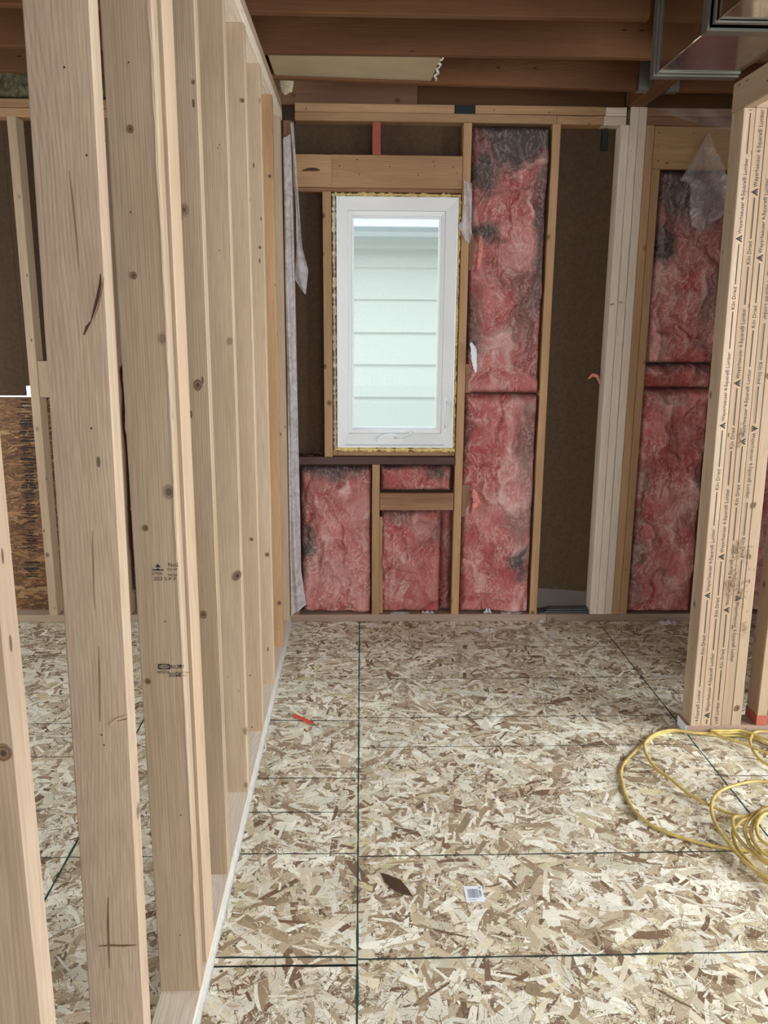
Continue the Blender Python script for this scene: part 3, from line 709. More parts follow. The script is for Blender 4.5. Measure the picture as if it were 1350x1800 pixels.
for x, z, r in ((-.386, 1.355, .011), (-.396, .783, .009), (-.368, 2.012, .004)): knot(x, z, r, 1.9925, el=1.3)
for x, z, r in ((-.371, .759, .011),): knot(x, z, r, 2.3985, el=1.6, tilt=-.5)
for x, z in ((-.38, 1.963), (-.385, 1.955), (-.39, 1.693), (-.378, .388), (-.411, .433)): speck(x, z, 2.3985)
for x, z, r in ((-.379, .766, .006), (-.369, 2.171, .006)): knot(x, z, r, 2.8045)
for x, z in ((-.399, .259), (-.398, .056)): speck(x, z, 2.8045, .003, .003)
for x, z, r in ((-.374, .596, .008), (-.373, 1.77, .005)): knot(x, z, r, 3.2115)
for x, z, r in ((-.373, .253, .010), (-.374, 2.082, .007)): knot(x, z, r, 3.6175)
def yl(z): return 1.155+.09*(z-.0385)/2.35-.0016
for x, z in ((-.373, 1.72), (-.396, 1.83), (-.400, .878), (-.397, .861), (-.413, .365), (-.388, 1.35)): speck(x, z, yl(z), .0016, .002)
check([(-.391, 1.481), (-.386, 1.492), (-.380, 1.500)], .0022, yl)
check([(-.380, 1.500), (-.374, 1.517), (-.368, 1.535), (-.364, 1.552), (-.363, 1.565)], .0024, yl)
check([(-.377, 1.500), (-.368, 1.522), (-.360, 1.552), (-.3590, 1.560)], .0010, yl, mt='oldd')
check([(-.398, 1.70), (-.395, 1.66), (-.393, 1.61), (-.392, 1.572)], .0012, yl, mt='oldd')
check([(-.395, 1.20), (-.397, 1.15), (-.399, 1.08)], .0010, yl, mt='oldd')
check([(-.405, .60), (-.408, .55), (-.410, .47)], .0020, yl, mt='oldd')
check([(-.396, 1.02), (-.398, .97), (-.401, .90)], .0018, yl, mt='oldd')
check([(-.3640, .512), (-.385, .511), (-.405, .512), (-.425, .511)], .0016, yl, mt='oldd')
check([(-.388, .893), (-.375, .902), (-.3595, .909)], .0035, yl, mt='near')
check([(-.375, .9005), (-.3600, .9040)], .0012, yl, mt='oldd')
knot(-.370, 1.063, .0085, .7945)
for x, z, r in ((1.386, 1.337, .006), (1.385, .884, .008), (1.405, .108, .009)): knot(x, z, r, PY-.0010, post, el=1.5, tilt=-.3, dark=.8)
# nail heads driven through the header and blocks of the back wall
for x, z in ((-.02, 2.228), (-.01, 2.165), (.26, 2.166), (.33, 2.225), (.335, 2.205), (.42, 2.20), (.44, 2.175), (-.10, 2.20), (.13, 2.20), (-.25, 2.44), (.60, 2.445), (.85, 2.44), (1.36, 2.36), (1.36, 2.30), (1.365, 2.24), (1.52, 2.36)):
    speck(x, z, W-.004, .0030, .0034, back)
check([(-.27, 2.178), (-.24, 2.184), (-.21, 2.184), (-.19, 2.181)], .008, W-.0035, back, mt='crack')

# ---------------------------------------------------------------- flush beam with hangers, triple post
beam = empty('flush_beam', 'double beam running overhead onto the fresh triple post at the back wall', 'beam', loc=(1.247, 3.4, ZP))
lumber('beam_ply', M['joist'], 1.2095, 1.2465, -1.0, YB-.01, ZP+.0005, 2.701, 'Y', beam)
lumber('beam_ply', M['joist'], 1.2475, 1.2855, -1.0, YB-.01, ZP+.0005, 2.701, 'Y', beam)
def hanger(x, y, side, parent):
    """folded strap: seat under the joist and two flanges up its sides"""
    t = .0015; V = []; F = []
    for (x0, x1, y0, y1, z0, z1) in ((x-side*.048, x, y-.024, y+.024, ZP-.0030, ZP-.0010), (x-side*.048, x, y-.0245, y-.0225, ZP-.002, ZP+.115), (x-side*.048, x, y+.0225, y+.0245, ZP-.002, ZP+.115),
                                      (x-.0022, x-.0006, y-.055, y-.022, ZP-.002, ZP+.12), (x-.0022, x-.0006, y+.022, y+.055, ZP-.002, ZP+.12)):
        xa, xb = min(x0, x1), max(x0, x1); b0 = len(V)
        V += [(xa, y0, z0), (xb, y0, z0), (xb, y1, z0), (xa, y1, z0), (xa, y0, z1), (xb, y0, z1), (xb, y1, z1), (xa, y1, z1)]
        F += [tuple(b0+k for k in f) for f in ((3, 2, 1, 0), (4, 5, 6, 7), (0, 1, 5, 4), (1, 2, 6, 5), (2, 3, 7, 6), (3, 0, 4, 7))]
    o = mesh('joist_hanger', V, F, M['flange']); off(o, parent)
hanger(1.209, 3.790, 1, beam); hanger(1.209, 3.368, 1, beam); hanger(1.2895, 3.80, -1, beam); hanger(1.2895, 3.38, -1, beam)
tri = empty('triple_post', 'fresh pale post of three studs standing at the back wall under the beam', 'post', loc=(1.245, W, .038))
lumber('stud', M['fresh'], 1.1860, 1.2235, W-.001, YB-.001, .0385, 2.3905, 'Z', tri)
lumber('stud', M['fresh'], 1.2245, 1.2615, W-.002, YB-.001, .0385, ZP, 'Z', tri)
lumber('stud', M['fresh'], 1.2625, 1.3005, W-.001, YB-.001, .0385, ZP, 'Z', tri)
for x, z, s in ((1.205, 1.592, '6'), (1.197, 1.588, '\u00d7'), (1.243, 1.600, '5')):
    o = text(s, .022, (x, W-.0035, z), FRONT @ Matrix.Rotation(1.4, 3, 'Z'), M['print'], tri, name='pencil_mark')

# ---------------------------------------------------------------- sheet metal duct
duct = empty('sheet_metal_duct', 'galvanized sheet metal duct hanging from the joists, top right corner', 'duct', loc=(1.09, 2.5, 2.29))
def ductbox(name, x0, x1, y0, y1, z0, z1, mt, closed=True):
    nx = ny = 10; V = []; F = []
    # bottom with slight oil-canning, two sides, back
    for j in range(ny+1):
        for i in range(nx+1):
            u, v = i/nx, j/ny
            V.append((x0+(x1-x0)*u, y0+(y1-y0)*v, z0+.0016*math.sin(math.pi*u)*math.sin(math.pi*v)))
    for j in range(ny):
        for i in range(nx): q = j*(nx+1)+i; F.append((q, q+nx+1, q+nx+2, q+1))
    o = mesh(name, V, F, mt, None, True); off(o, duct)
    V = [(x0, y0, z0), (x1, y0, z0), (x1, y1, z0), (x0, y1, z0), (x0, y0, z1), (x1, y0, z1), (x1, y1, z1), (x0, y1, z1)]
    o = mesh('duct_side', V, [(4, 5, 6, 7), (1, 2, 6, 5), (2, 3, 7, 6), (3, 0, 4, 7), (0, 1, 5, 4)], mt); off(o, duct)
ductbox('duct_bottom', .945, 1.208, 2.505, 2.900, 2.290, 2.695, M['galv'])
ductbox('duct_bottom', .948, 1.208, .60, 2.440, 2.296, 2.695, M['galv'])
def flange(y0, y1, e=.008, z0=2.290):
    for (x0, x1, za, zb) in ((.945-e, .945, z0-e, 2.698), (1.208, 1.208+e*.6, z0-e, 2.698), (.945, 1.208, z0-e, z0)):
        box('duct_flange', M['flange'], x0, x1, y0, y1, za, zb, duct, ch=.001)
flange(2.888, 2.925, .009); flange(2.868, 2.884, .004)
flange(2.468, 2.508, .008); 
box('duct_gap', M['black'], .950, 1.2, 2.442, 2.466, 2.30, 2.69, duct)
flange(2.425, 2.440, .005, 2.294)
# small reinforcement bead across the near bottom edge
tube('duct_seam', [(.946, 2.51, 2.2885), (.946, 2.87, 2.2885)], .0022, M['galv'], duct)
tube('duct_seam', [(.949, .62, 2.2945), (.949, 2.42, 2.2945)], .0022, M['galv'], duct)

# ---------------------------------------------------------------- drywall remnant between the joists
V = [(-.35, 3.398, 2.474), (.297, 3.394, 2.474), (.285, 3.712, 2.474), (-.35, 3.668, 2.474), (-.35, 3.398, 2.487), (.297, 3.394, 2.487), (.285, 3.712, 2.487), (-.35, 3.668, 2.487)]
dw = empty('drywall_strip', 'strip of old drywall left between two ceiling joists with a torn white end', 'drywall', loc=(0, 3.5, 2.474))
off(mesh('board', V, [(3, 2, 1, 0), (4, 5, 6, 7), (0, 1, 5, 4), (1, 2, 6, 5), (2, 3, 7, 6), (3, 0, 4, 7)], M['drywall']), dw)
tube_pts = [(.300+.006*math.sin(i*1.3), 3.396+i*.0197, 2.476+.003*math.cos(i*2.1)) for i in range(17)]
o = tube('torn_edge', tube_pts, .007, M['gypsum'], None, K=6, taper=[.55+.25*abs(math.sin(i*2.7)) for i in range(17)]); off(o, dw)
box('paper_edge', M['gypsum'], -.35, .30, 3.387, 3.3935, 2.470, 2.486, dw)
o = mesh('paper_edge', [(-.35, 3.669, 2.4735), (.285, 3.713, 2.4735), (.285, 3.706, 2.4725), (-.35, 3.662, 2.4725)], [(0, 1, 2, 3)], M['gypsum']); off(o, dw)

# ---------------------------------------------------------------- insulation
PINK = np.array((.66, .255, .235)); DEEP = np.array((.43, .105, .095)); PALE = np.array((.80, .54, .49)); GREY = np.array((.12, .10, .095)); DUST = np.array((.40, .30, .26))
def batt(label, x0, x1, z0, z1, yf=4.072, amp=.050, seed=1, dirt=(), tint=1.0, step=.0042, base=None, wisps=110, mt='batt', yback=4.142, grp=None, edge=.03, fol=(), name='insulation_batt', cat='insulation'):
    nx, nz = max(8, int((x1-x0)/step)), max(8, int((z1-z0)/step))
    X, Z = np.meshgrid(np.linspace(x0, x1, nx+1), np.linspace(z0, z1, nz+1))
    wx = X+.045*(fbm(X*9, Z*9, seed+5)-.5)*2+.012*(fbm(X*40, Z*40, seed+8)-.5); wz = Z+.055*(fbm(X*8, Z*8, seed+9)-.5)*2+.012*(fbm(X*38, Z*38, seed+12)-.5)
    big = fbm(wx*7, wz*6, seed, 3); mid = ridge(wx*13, wz*11, seed+20, 3); fold = ridge(wx*6, wz*4.2, seed+33, 2)
    fin = fbm(wx*70+wz*20, wz*55, seed+40, 3); hair = ridge(wx*95+8*big, wz*42+9*mid, seed+50, 3)
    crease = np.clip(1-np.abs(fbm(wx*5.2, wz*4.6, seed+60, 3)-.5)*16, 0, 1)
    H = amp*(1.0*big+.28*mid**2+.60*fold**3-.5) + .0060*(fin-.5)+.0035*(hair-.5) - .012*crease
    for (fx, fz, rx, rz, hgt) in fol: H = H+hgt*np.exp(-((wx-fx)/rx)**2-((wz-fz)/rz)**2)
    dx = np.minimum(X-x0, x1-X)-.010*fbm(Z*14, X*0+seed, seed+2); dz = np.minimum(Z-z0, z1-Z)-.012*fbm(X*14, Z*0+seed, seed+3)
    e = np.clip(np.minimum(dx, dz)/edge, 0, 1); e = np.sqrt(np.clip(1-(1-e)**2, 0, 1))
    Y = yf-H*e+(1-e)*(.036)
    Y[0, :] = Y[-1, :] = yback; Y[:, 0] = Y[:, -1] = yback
    shade = np.clip((big-.30)*1.1+(mid-.5)*.8+(fold-.6)*.6-.5*crease, 0, 1)  # shade painted into the wool colour: hollows and creases go deeper pink
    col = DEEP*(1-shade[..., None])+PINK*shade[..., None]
    pl = np.clip((hair-.60)*2.4, 0, 1)*np.clip(fbm(wx*11, wz*11, seed+70)*2.2-.45, 0, 1)+.75*np.clip((fold-.80)*5, 0, 1)+.5*np.clip(fbm(wx*5, wz*5, seed+90)*2.4-1.15, 0, 1)
    pl = np.clip(pl, 0, .85)[..., None]; col = col*(1-pl)+PALE*pl
    dk = np.zeros_like(X); nse = fbm(wx*12, wz*12, seed+80, 4)
    for (cx, cz, rx, rz, s) in dirt:
        r = np.sqrt(((wx-cx)/rx)**2+((wz-cz)/rz)**2)
        dk = np.maximum(dk, s*np.clip(1.5-r+(nse-.5)*1.6, 0, 1))
    dk = np.clip(dk+.25*np.clip(fbm(wx*4, wz*4, seed+99)*2.6-1.5, 0, 1), 0, 1)
    fleck = np.clip((hair-.66)*3, 0, 1)
    gcol = GREY*(1-fleck[..., None])+DUST*fleck[..., None]
    col = col*(1-dk[..., None])+gcol*dk[..., None]
    col = col*(.78+.22*fin[..., None])*tint
    if base is not None:
        lum = (col@np.array((.3, .5, .2)))[..., None]; col = np.array(base)*lum*3.0
    V = np.stack([X, Y, Z], -1).reshape(-1, 3)
    idx = np.arange((nx+1)*(nz+1)).reshape(nz+1, nx+1)
    F = np.stack([idx[:-1, :-1], idx[:-1, 1:], idx[1:, 1:], idx[1:, :-1]], -1).reshape(-1, 4)
    # closing back face
    root = empty(name, label, cat, grp, loc=((x0+x1)/2, 4.1, z0))
    bb = len(V); V = np.concatenate([V, [(x0, yback, z0), (x1, yback, z0), (x1, yback, z1), (x0, yback, z1)]])
    F = np.concatenate([F, [[bb, bb+3, bb+2, bb+1]]])
    cols = np.concatenate([col.reshape(-1, 3), np.tile(DEEP, (4, 1))])
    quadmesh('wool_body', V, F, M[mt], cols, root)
    # loose fibres lying over the face
    r = np.random.RandomState(seed); n = int(wisps*(x1-x0)*(z1-z0)/.35)
    if n:
        WV = []; WF = []; WC = []; K = 9
        for i in range(n):
            cx, cz = r.uniform(x0+.02, x1-.02), r.uniform(z0+.02, z1-.02); L = r.uniform(.015, .075); th = r.uniform(0, 2*math.pi); cu = r.normal(0, 14)
            w = r.uniform(.00025, .0007); b0 = len(WV); lift = r.uniform(.001, .006)
            x, z = cx, cz
            for k in range(K):
                xi = min(max(int((x-x0)/(x1-x0)*nx), 1), nx-1); zi = min(max(int((z-z0)/(z1-z0)*nz), 1), nz-1)
                y = Y[zi, xi]-lift*math.sin(math.pi*k/(K-1))-.0008
                nxv, nzv = -math.sin(th), math.cos(th)
                cc = col[zi, xi]*.62+PALE*.30*(.35+.65*(1-dk[zi, xi])); WC += [cc, cc]
                WV += [(x+nxv*w, y, z+nzv*w), (x-nxv*w, y, z-nzv*w)]
                if k: WF.append((b0+2*k-2, b0+2*k-1, b0+2*k+1, b0+2*k))
                x += math.cos(th)*L/K; z += math.sin(th)*L/K; th += cu*L/K
                x = min(max(x, x0+.004), x1-.004); z = min(max(z, z0+.004), z1-.004)
        o = quadmesh('loose_fibres', np.array(WV), np.array(WF), M[mt], np.array(WC), root, smooth=False); o['kind'] = 'stuff'
    return root
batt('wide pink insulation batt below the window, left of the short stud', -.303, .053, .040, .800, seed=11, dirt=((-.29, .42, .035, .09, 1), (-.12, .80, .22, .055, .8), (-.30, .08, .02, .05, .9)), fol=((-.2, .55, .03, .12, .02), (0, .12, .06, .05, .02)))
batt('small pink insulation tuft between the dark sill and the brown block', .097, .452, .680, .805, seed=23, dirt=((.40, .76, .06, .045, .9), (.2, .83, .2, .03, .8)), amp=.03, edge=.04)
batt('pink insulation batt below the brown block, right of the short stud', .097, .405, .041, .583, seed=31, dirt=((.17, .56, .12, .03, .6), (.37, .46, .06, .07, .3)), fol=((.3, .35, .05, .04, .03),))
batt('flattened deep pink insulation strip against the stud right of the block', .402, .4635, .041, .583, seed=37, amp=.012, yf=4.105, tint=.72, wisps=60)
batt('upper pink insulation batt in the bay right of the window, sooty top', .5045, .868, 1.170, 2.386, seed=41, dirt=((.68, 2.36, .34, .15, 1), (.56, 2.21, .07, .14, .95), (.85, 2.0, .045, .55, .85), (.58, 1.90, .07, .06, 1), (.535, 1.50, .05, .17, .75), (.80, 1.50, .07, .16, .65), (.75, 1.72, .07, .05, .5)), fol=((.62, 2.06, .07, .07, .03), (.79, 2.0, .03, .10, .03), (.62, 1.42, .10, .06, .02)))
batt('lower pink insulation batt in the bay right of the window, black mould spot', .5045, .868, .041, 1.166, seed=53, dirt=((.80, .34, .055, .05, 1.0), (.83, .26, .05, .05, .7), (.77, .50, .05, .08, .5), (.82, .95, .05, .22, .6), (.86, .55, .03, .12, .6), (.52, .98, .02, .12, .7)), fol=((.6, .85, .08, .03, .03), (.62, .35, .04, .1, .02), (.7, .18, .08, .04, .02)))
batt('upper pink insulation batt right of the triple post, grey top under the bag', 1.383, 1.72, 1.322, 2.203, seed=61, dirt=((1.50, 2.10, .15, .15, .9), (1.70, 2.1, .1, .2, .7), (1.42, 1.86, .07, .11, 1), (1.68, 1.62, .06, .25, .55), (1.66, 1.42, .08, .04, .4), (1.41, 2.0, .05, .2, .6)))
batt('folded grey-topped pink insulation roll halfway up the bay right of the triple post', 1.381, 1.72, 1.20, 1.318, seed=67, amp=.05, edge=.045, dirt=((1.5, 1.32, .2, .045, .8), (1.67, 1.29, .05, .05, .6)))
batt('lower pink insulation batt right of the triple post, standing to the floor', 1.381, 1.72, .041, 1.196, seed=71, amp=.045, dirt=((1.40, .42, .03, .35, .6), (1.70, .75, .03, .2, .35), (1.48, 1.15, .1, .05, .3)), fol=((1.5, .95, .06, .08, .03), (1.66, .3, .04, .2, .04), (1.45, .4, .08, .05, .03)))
batt('pink insulation batt in the last bay, seen past the right-hand post', 1.803, 2.147, .041, 2.38, seed=83, wisps=60, dirt=((1.9, .8, .1, .2, .4),), step=.008)
batt('pink insulation batt beyond the left partition, seen between two studs', -1.160, -.776, .15, 1.30, seed=91, wisps=60, step=.007)
batt('dark mineral wool stuffed above the top plate of the left room', -1.9, -.47, 2.470, 2.60, seed=97, base=(.15, .14, .085), mt='wool', wisps=40, yf=4.06, yback=4.098, dirt=(), step=.008, name='mineral_wool', cat='insulation')
def tuft(name, label, pts, r, mt, sy=.5, seed=0):
    rr = random.Random(seed); n = len(pts); K = 12; V = []; F = []; m_ = 24
    P = [Vector(p) for p in pts]
    def at(t):
        f = t*(n-1); i = min(int(f), n-2); return P[i].lerp(P[i+1], f-i)
    for i in range(m_+1):
        t = i/m_; c = at(t); d = (at(min(1, t+.02))-at(max(0, t-.02))).normalized(); a_ = d.cross(Vector((0, 1, 0))).normalized(); q = r*(.25+.85*math.sin(math.pi*min(1, max(0, t*.9+.07))))
        for k in range(K):
            th = 2*math.pi*k/K; j = rr.uniform(.8, 1.2); V.append(c+a_*q*j*math.cos(th)+Vector((0, 1, 0))*q*sy*j*math.sin(th))
    for i in range(m_):
        for k in range(K): F.append((i*K+k, i*K+(k+1) % K, (i+1)*K+(k+1) % K, (i+1)*K+k))
    F.append(tuple(range(K-1, -1, -1))); F.append(tuple(m_*K+k for k in range(K)))
    return tag(mesh(name, V, F, mt, None, True), label, 'insulation')
tpink = plain('pink_wool_scrap', (.66, .24, .20), 1, var=.3, sc=50, bmp=.8)
tuft('insulation_scrap', 'pink insulation flap sticking out beside the topmost block right of the window', [(.553, 4.030, 1.90), (.556, 4.022, 1.83), (.545, 4.030, 1.75)], .011, tpink, seed=1)
tuft('insulation_scrap', 'pink insulation lobe beside the lowest block right of the window', [(.557, 4.045, .700), (.575, 4.03, .64), (.556, 4.04, .575)], .016, tpink, seed=2)
tuft('insulation_scrap', 'curl of pink insulation poking from the empty bay behind the triple post', [(1.12, 4.12, 1.24), (1.135, 4.10, 1.262), (1.158, 4.10, 1.255), (1.176, 4.10, 1.215)], .008, tpink, seed=3)
tuft('insulation_scrap', 'yellow insulation scrap tucked beside the partition top plate', [(-.30, 3.90, 2.545), (-.325, 3.93, 2.50), (-.342, 3.95, 2.475)], .026, M['foamw'], seed=4)
tuft('insulation_scrap', 'white torn facing strip hanging from the batt right of the window', [(.520, 4.02, 1.415), (.535, 4.012, 1.38), (.538, 4.010, 1.33), (.548, 4.015, 1.275)], .013, M['paper'], sy=.25, seed=5)

# ---------------------------------------------------------------- plastic films
def sheet(name, label, outline_l, outline_r, yfun, mt, n=40, m_=14, thick=None):
    """sheet between a left and a right edge (lists of (x, z)), folds given by yfun(x, z)"""
    def at(P, t):
        f = t*(len(P)-1); i = min(int(f), len(P)-2); k = f-i; return (P[i][0]*(1-k)+P[i+1][0]*k, P[i][1]*(1-k)+P[i+1][1]*k)
    V = []; F = []
    for i in range(n+1):
        l, r_ = at(outline_l, i/n), at(outline_r, i/n)
        for j in range(m_+1):
            u = j/m_; x, z = l[0]*(1-u)+r_[0]*u, l[1]*(1-u)+r_[1]*u; V.append((x, yfun(x, z, u, i/n), z))
    for i in range(n):
        for j in range(m_): q = i*(m_+1)+j; F.append((q, q+1, q+m_+2, q+m_+1))
    return tag(mesh(name, V, F, mt, None, True), label, 'plastic film')
def f1(x, z, u, t): return 4.048-.045*(1-u)**.5+.008*math.sin(u*9+z*1.3)+.006*math.sin(z*7+u*4)
sheet('plastic_sheet', 'tall milky plastic sheet hanging in the corner at the end of the left partition', [(-.352, 2.30), (-.352, 2.0), (-.353, 1.0), (-.354, .30), (-.354, .05)], [(-.320, 2.33), (-.314, 2.1), (-.306, 1.0), (-.303, .28), (-.280, .10)], f1, M['poly'], n=70)
sheet('plastic_sheet', 'narrow torn plastic strip hanging left of the window', [(-.322, 2.375), (-.309, 2.2), (-.300, 1.98), (-.302, 1.84), (-.312, 1.70), (-.285, 1.655)], [(-.305, 2.385), (-.297, 2.2), (-.284, 1.98), (-.274, 1.84), (-.248, 1.74), (-.262, 1.63)],
      lambda x, z, u, t: 4.046+.008*math.sin(u*7+z*12), M['poly'], n=40, m_=8)
sheet('plastic_sheet', 'crumpled clear plastic tail on the stud at the top right of the window', [(.468, 2.145), (.470, 2.04), (.466, 1.97), (.450, 1.945), (.478, 1.885)], [(.506, 2.13), (.512, 2.02), (.506, 1.95), (.512, 1.91), (.500, 1.865)],
      lambda x, z, u, t: 4.036+.012*math.sin(u*11+z*26)+.006*math.sin(z*60), M['poly'], n=40, m_=14)
def fbag(x, z, u, t): return 3.990+.018*math.sin(u*8+z*7)+.016*math.sin(x*60+z*25)*t+.009*math.sin(x*120-z*90)*t
sheet('plastic_sheet', 'clear plastic bag corner draped over the insulation right of the triple post', [(1.556, 2.345), (1.50, 2.23), (1.455, 2.150), (1.50, 2.13), (1.515, 2.02), (1.525, 1.965), (1.56, 1.925)], [(1.560, 2.345), (1.60, 2.27), (1.645, 2.20), (1.675, 2.12), (1.680, 2.03), (1.655, 1.99), (1.57, 1.925)], fbag, M['bag'], n=60, m_=26)
sheet('plastic_sheet', 'clear plastic film pinned over the top plates right of the beam', [(1.31, 2.462), (1.45, 2.42), (1.60, 2.38)], [(1.84, 2.462), (1.84, 2.42), (1.80, 2.37)], lambda x, z, u, t: 4.050+.004*math.sin(x*40+z*50), M['clear'], n=10, m_=40)
sheet('plastic_sheet', 'milky plastic across the foot of the empty bay left of the triple post', [(.911, .155), (.911, .10), (.911, .045)], [(1.184, .135), (1.184, .09), (1.184, .045)], lambda x, z, u, t: 4.138+.004*math.sin(u*7+z*30), M['clear'], n=10, m_=30)
def scrap(label, cx, cy, z, r, seed, up_=.02, sx=1.0):
    rr = random.Random(seed); n = 9; V = []; F = []
    for i in range(n+1):
        for j in range(n+1):
            u, v = i/n*2-1, j/n*2-1; k = 1-.25*rr.random()
            V.append((cx+r*u*k*sx, cy+r*v*k*.6, z+.001+up_*abs(math.sin(u*4+seed)*math.cos(v*5+seed*2))*(1-.6*max(abs(u), abs(v)))+rr.random()*.003))
    for i in range(n):
        for j in range(n): q = i*(n+1)+j; F.append((q, q+1, q+n+2, q+n+1))
    return tag(mesh('plastic_scrap', V, F, M['scrap'], None, False), label, 'plastic scrap', 'clear plastic scraps along the back wall')
scrap('crumpled plastic scrap on the floor at the foot of the right-hand batt', 1.575, 4.005, 0, .050, 1, .03)
scrap('small plastic scrap on the bottom plate right below the window', .345, 4.075, .038, .035, 2, .018)
scrap('plastic scrap standing on the plate below the mould spotted batt', .655, 4.065, .038, .022, 3, .05)
scrap('tiny plastic scrap at the foot of the stud left of the empty bay', .925, 4.02, .0, .016, 4, .03)
scrap('thin plastic scrap on the floor in front of the mould spotted batt', .625, 3.92, 0, .045, 5, .012, 1.3)
scrap('long thin plastic scrap on the bottom plate left of the empty bay', .78, 4.075, .038, .05, 6, .010, 1.2)
scrap('flat plastic scrap lying on the plate under the cripple stud', .20, 4.07, .038, .04, 7, .008, 1.3)
scrap('shiny plastic scrap lying behind the lettered post', 1.93, 3.95, 0, .05, 8, .04)

# ---------------------------------------------------------------- small things
for i, (x0, x1, y0, y1, z, lab, sk) in enumerate(((.925, 1.165, 4.066, 4.128, .0385, 'lowest grey flat strip of the stack in the empty bay', 0), (.955, 1.190, 4.070, 4.132, .0455, 'middle grey flat strip of the stack in the empty bay', .01), (.975, 1.182, 4.082, 4.136, .0525, 'topmost pale grey flat strip of the stack in the empty bay', .03))):
    o = box('shingle_offcut', M['shingle'], x0, x1, y0, y1, z, z+.0045, None, ch=.0006); tag(o, lab, 'shingle', 'flat offcuts stacked in the empty bay')
    for v in o.data.vertices: v.co.x += v.co.y*sk*8
pen = empty('carpenter_pencil', 'red carpenter pencil lying on the floor near the left partition', 'pencil', loc=(-.215, 2.955, .005)); 
d = Vector((.089, -.086, 0)).normalized(); nrm = Vector((-d.y, d.x, 0)); p0 = Vector((-.259, 3.000, .0055)); 
def prism(name, pa, pb, ra, rb, mt, sides=6, zsq=.6):
    V = []; 
    for p, r in ((pa, ra), (pb, rb)):
        for k in range(sides):
            t = 2*math.pi*k/sides; V.append(p+nrm*r*math.cos(t)+Vector((0, 0, r*zsq*math.sin(t))))
    F = [(k, (k+1) % sides, sides+(k+1) % sides, sides+k) for k in range(sides)]+[tuple(range(sides-1, -1, -1)), tuple(sides+k for k in range(sides))]
    o = mesh(name, V, F, mt); off(o, pen); return o
prism('shaft', p0, p0+d*.104, .0085, .0085, M['pencil'])
prism('sharpened_tip', p0+d*.104, p0+d*.118, .0083, .003, M['oldd'])
prism('lead', p0+d*.118, p0+d*.128, .003, .001, M['graph'])
lab = box('barcode_label', M['paper'], .281, .331, 1.921, 1.984, .0006, .0012, None, ch=.0001)
lab = tag(lab, 'small white paper label with a barcode lying on the floor', 'label')
bar = []; F = []
x = .289
while x < .317:
    w = RND.choice((.0004, .0008, .0012)); b0 = len(bar); bar += [(x, 1.936, .0014), (x+w, 1.936, .0014), (x+w, 1.972, .0014), (x, 1.972, .0014)]; F.append((b0, b0+1, b0+2, b0+3)); x += w+RND.choice((.0006, .0010))
for (xa, xb, ya, yb) in ((.289, .310, 1.927, 1.929), (.321, .327, 1.974, 1.980), (.320, .323, 1.940, 1.968), (.324, .326, 1.945, 1.965)):
    b0 = len(bar); bar += [(xa, ya, .0014), (xb, ya, .0014), (xb, yb, .0014), (xa, yb, .0014)]; F.append((b0, b0+1, b0+2, b0+3))
o = mesh('barcode', bar, F, M['grey']); o.parent = lab; o.matrix_parent_inverse = lab.matrix_world.inverted() if False else Matrix.Translation(-Vector((.306, 1.9525, .0009)))
chip = empty('bark_chip', 'dark brown curled bark chip in the floor panel left of the label', 'chip', loc=(.10, 2.0, 0))
V = [(.055, 2.045, .001), (.075, 2.035, .003), (.110, 2.010, .004), (.128, 1.975, .003), (.140, 1.945, .001), (.118, 1.952, .003), (.085, 1.972, .004), (.066, 2.005, .002)]
off(mesh('chip_body', V, [(0, 1, 7), (1, 2, 6, 7), (2, 3, 5, 6), (3, 4, 5)], M['crack']), chip)

# ---------------------------------------------------------------- yellow hose on the floor
A_ = [(1.315, 2.827), (1.198, 2.848), (1.124, 2.829), (1.047, 2.772), (0.98, 2.694), (0.924, 2.624), (0.89, 2.558), (0.875, 2.494), (0.863, 2.41), (0.863, 2.331), (0.884, 2.262), (0.922, 2.216), (0.97, 2.18), (1.02, 2.152), (1.076, 2.132), (1.133, 2.119), (1.188, 2.116)]
B_ = [(1.485, 2.731), (1.46, 2.779), (1.423, 2.824), (1.366, 2.834), (1.253, 2.841), (1.176, 2.842), (1.105, 2.818), (1.049, 2.765), (1.022, 2.71), (1.011, 2.639), (1.016, 2.562), (1.04, 2.497), (1.062, 2.419), (1.092, 2.36), (1.124, 2.321), (1.163, 2.289), (1.204, 2.275), (1.246, 2.288), (1.277, 2.301)]
C_ = [(1.444, 2.649), (1.413, 2.681), (1.379, 2.727), (1.335, 2.766), (1.314, 2.805), (1.312, 2.839), (1.339, 2.852), (1.382, 2.852), (1.422, 2.823), (1.461, 2.783), (1.49, 2.745)]
C2_ = [(1.52, 2.807), (1.473, 2.808), (1.434, 2.764), (1.414, 2.718), (1.401, 2.645), (1.413, 2.584)]
D_ = [(1.353, 2.46), (1.304, 2.464), (1.241, 2.446), (1.176, 2.413), (1.127, 2.362), (1.095, 2.299), (1.079, 2.232), (1.076, 2.162), (1.079, 2.084), (1.09, 2.027), (1.117, 1.972)]
E_ = [(1.275, 2.299), (1.195, 2.256), (1.143, 2.247), (1.119, 2.198), (1.11, 2.154), (1.113, 2.094), (1.14, 2.019)]
F_ = [(1.256, 2.263), (1.218, 2.256), (1.172, 2.217), (1.138, 2.167), (1.122, 2.1), (1.127, 2.048), (1.139, 2.019)]
G_ = [(1.258, 2.266), (1.212, 2.237), (1.172, 2.189), (1.14, 2.127), (1.133, 2.068), (1.145, 2.033)]
H_ = [(1.24, 2.23), (1.207, 2.211), (1.173, 2.167), (1.153, 2.112), (1.162, 2.07)]
I_ = [(1.278, 2.304), (1.186, 2.268), (1.146, 2.232), (1.124, 2.207), (1.104, 2.15), (1.099, 2.085), (1.116, 1.968)]
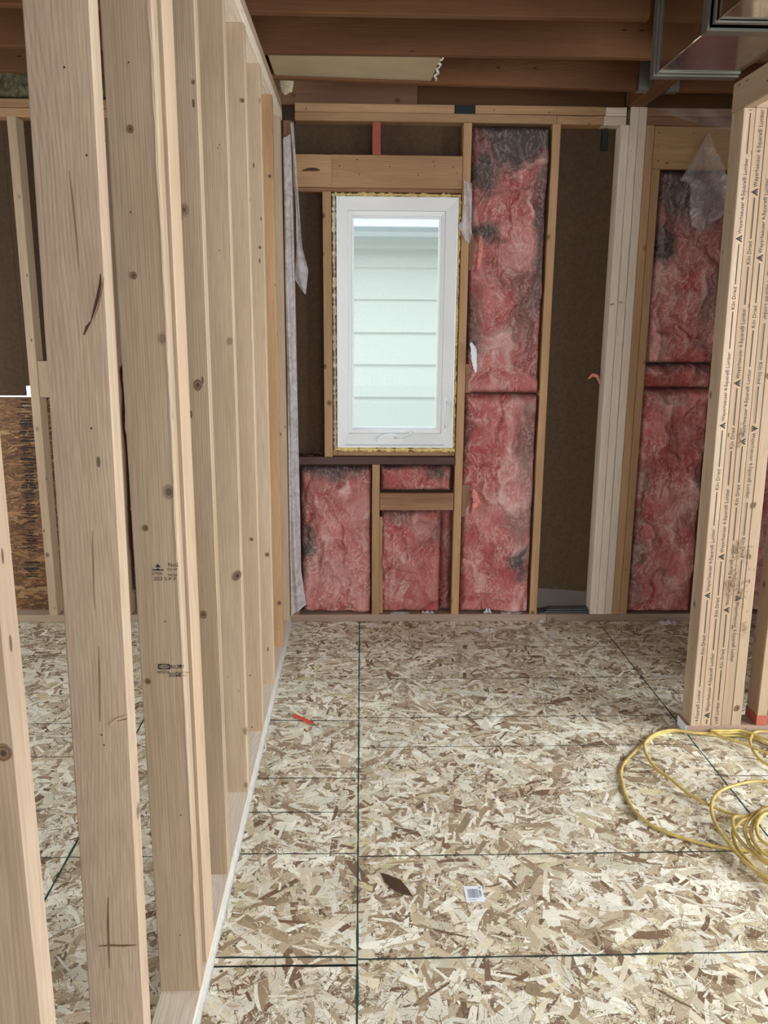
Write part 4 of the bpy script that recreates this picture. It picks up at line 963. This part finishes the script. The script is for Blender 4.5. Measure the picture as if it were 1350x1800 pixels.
hose = empty('air_hose', 'long yellow hose coiled loosely on the floor at the right edge', 'hose', loc=(1.2, 2.3, 0))
def catmull(P, n=9):
    out = []
    Q = [P[0]]+P+[P[-1]]
    for i in range(1, len(Q)-2):
        a_, b_, c, d_ = Q[i-1], Q[i], Q[i+1], Q[i+2]
        for k in range(n):
            t = k/n
            out.append(0.5*((2*b_)+(c-a_)*t+(2*a_-5*b_+4*c-d_)*t*t+(3*b_-a_-3*c+d_)*t**3))
    out.append(P[-1]); return out
def cord(P, z0, z1=None, ext=()):
    z1 = z0 if z1 is None else z1
    pts = [Vector((x, min(y, 2.818) if x > 1.205 else y, z0+(z1-z0)*i/(len(P)-1))) for i, (x, y) in enumerate(P)]
    V = []; F = []; K = 10; S = catmull(pts); r = .0052
    for i, p in enumerate(S):
        d = (S[min(i+1, len(S)-1)]-S[max(i-1, 0)]).normalized(); s = Vector((-d.y, d.x, 0)).normalized()
        for k in range(K):
            t = 2*math.pi*k/K; q = r*(1+.10*math.cos(2*t)); V.append(p+s*q*math.cos(t)+Vector((0, 0, q*math.sin(t))))
    for i in range(len(S)-1):
        for k in range(K): F.append((i*K+k, i*K+(k+1) % K, (i+1)*K+(k+1) % K, (i+1)*K+k))
    F.append(tuple(range(K))); F.append(tuple((len(S)-1)*K+k for k in range(K-1, -1, -1)))
    o = mesh('hose_loop', V, F, M['cord'], None, True); off(o, hose)
RA = [(1.55, 2.60), (1.50, 2.74), (1.43, 2.805)]+A_
cord(RA+[(1.35, 2.05), (1.5, 2.1)], .006)
cord([(1.60, 2.6)]+B_+[(1.35, 2.32), (1.5, 2.38)], .015)
cord([(1.6, 2.5), (1.52, 2.58)]+C_+[(1.55, 2.68), (1.62, 2.6)], .024)
cord([(1.6, 2.78)]+C2_+[(1.48, 2.50), (1.6, 2.45)], .026, .012)
cord([(1.6, 2.30), (1.45, 2.43)]+D_+[(1.20, 1.87), (1.35, 1.85), (1.5, 1.95)], .024)
cord([(1.48, 2.2), (1.38, 2.30)]+E_+[(1.22, 1.93), (1.35, 1.92), (1.46, 2.05)], .033)
cord([(1.46, 2.15), (1.36, 2.27)]+F_+[(1.20, 1.955), (1.32, 1.93), (1.44, 2.02)], .042)
cord([(1.47, 2.12), (1.37, 2.26)]+G_+[(1.20, 1.985), (1.30, 1.96), (1.42, 2.02)], .050)
cord([(1.44, 2.12), (1.33, 2.24)]+H_+[(1.21, 2.02), (1.30, 1.99), (1.40, 2.04)], .058)
cord([(1.50, 2.16), (1.40, 2.29)]+I_+[(1.19, 1.875), (1.33, 1.87), (1.48, 2.0)], .015)

# ---------------------------------------------------------------- far ends of the shell (outside the view)
wf = empty('wall_front', kind='structure')
for x0, x1, z0, z1 in ((-3.2, -.9, 0, 2.7), (2.5, 4.0, 0, 2.7), (-.9, 2.5, 0, .5), (-.9, 2.5, 2.45, 2.7)): box('wall_panel', M['wallx'], x0, x1, -2.52, -2.46, z0, z1, wf)
ws = empty('wall_right_far', kind='structure')
for y0, y1, z0, z1 in ((-2.5, -.4, 0, 2.7), (2.4, 4.3, 0, 2.7), (-.4, 2.4, 0, .45), (-.4, 2.4, 2.45, 2.7)): box('wall_panel', M['wallx'], 3.96, 4.02, y0, y1, z0, z1, ws)
wl = empty('wall_left_far', kind='structure')
for y0, y1, z0, z1 in ((-2.5, 1.8, 0, 2.7), (3.4, 4.3, 0, 2.7), (1.8, 3.4, 0, .7), (1.8, 3.4, 2.1, 2.7)): box('wall_panel', M['wallx'], -3.24, -3.18, y0, y1, z0, z1, wl)
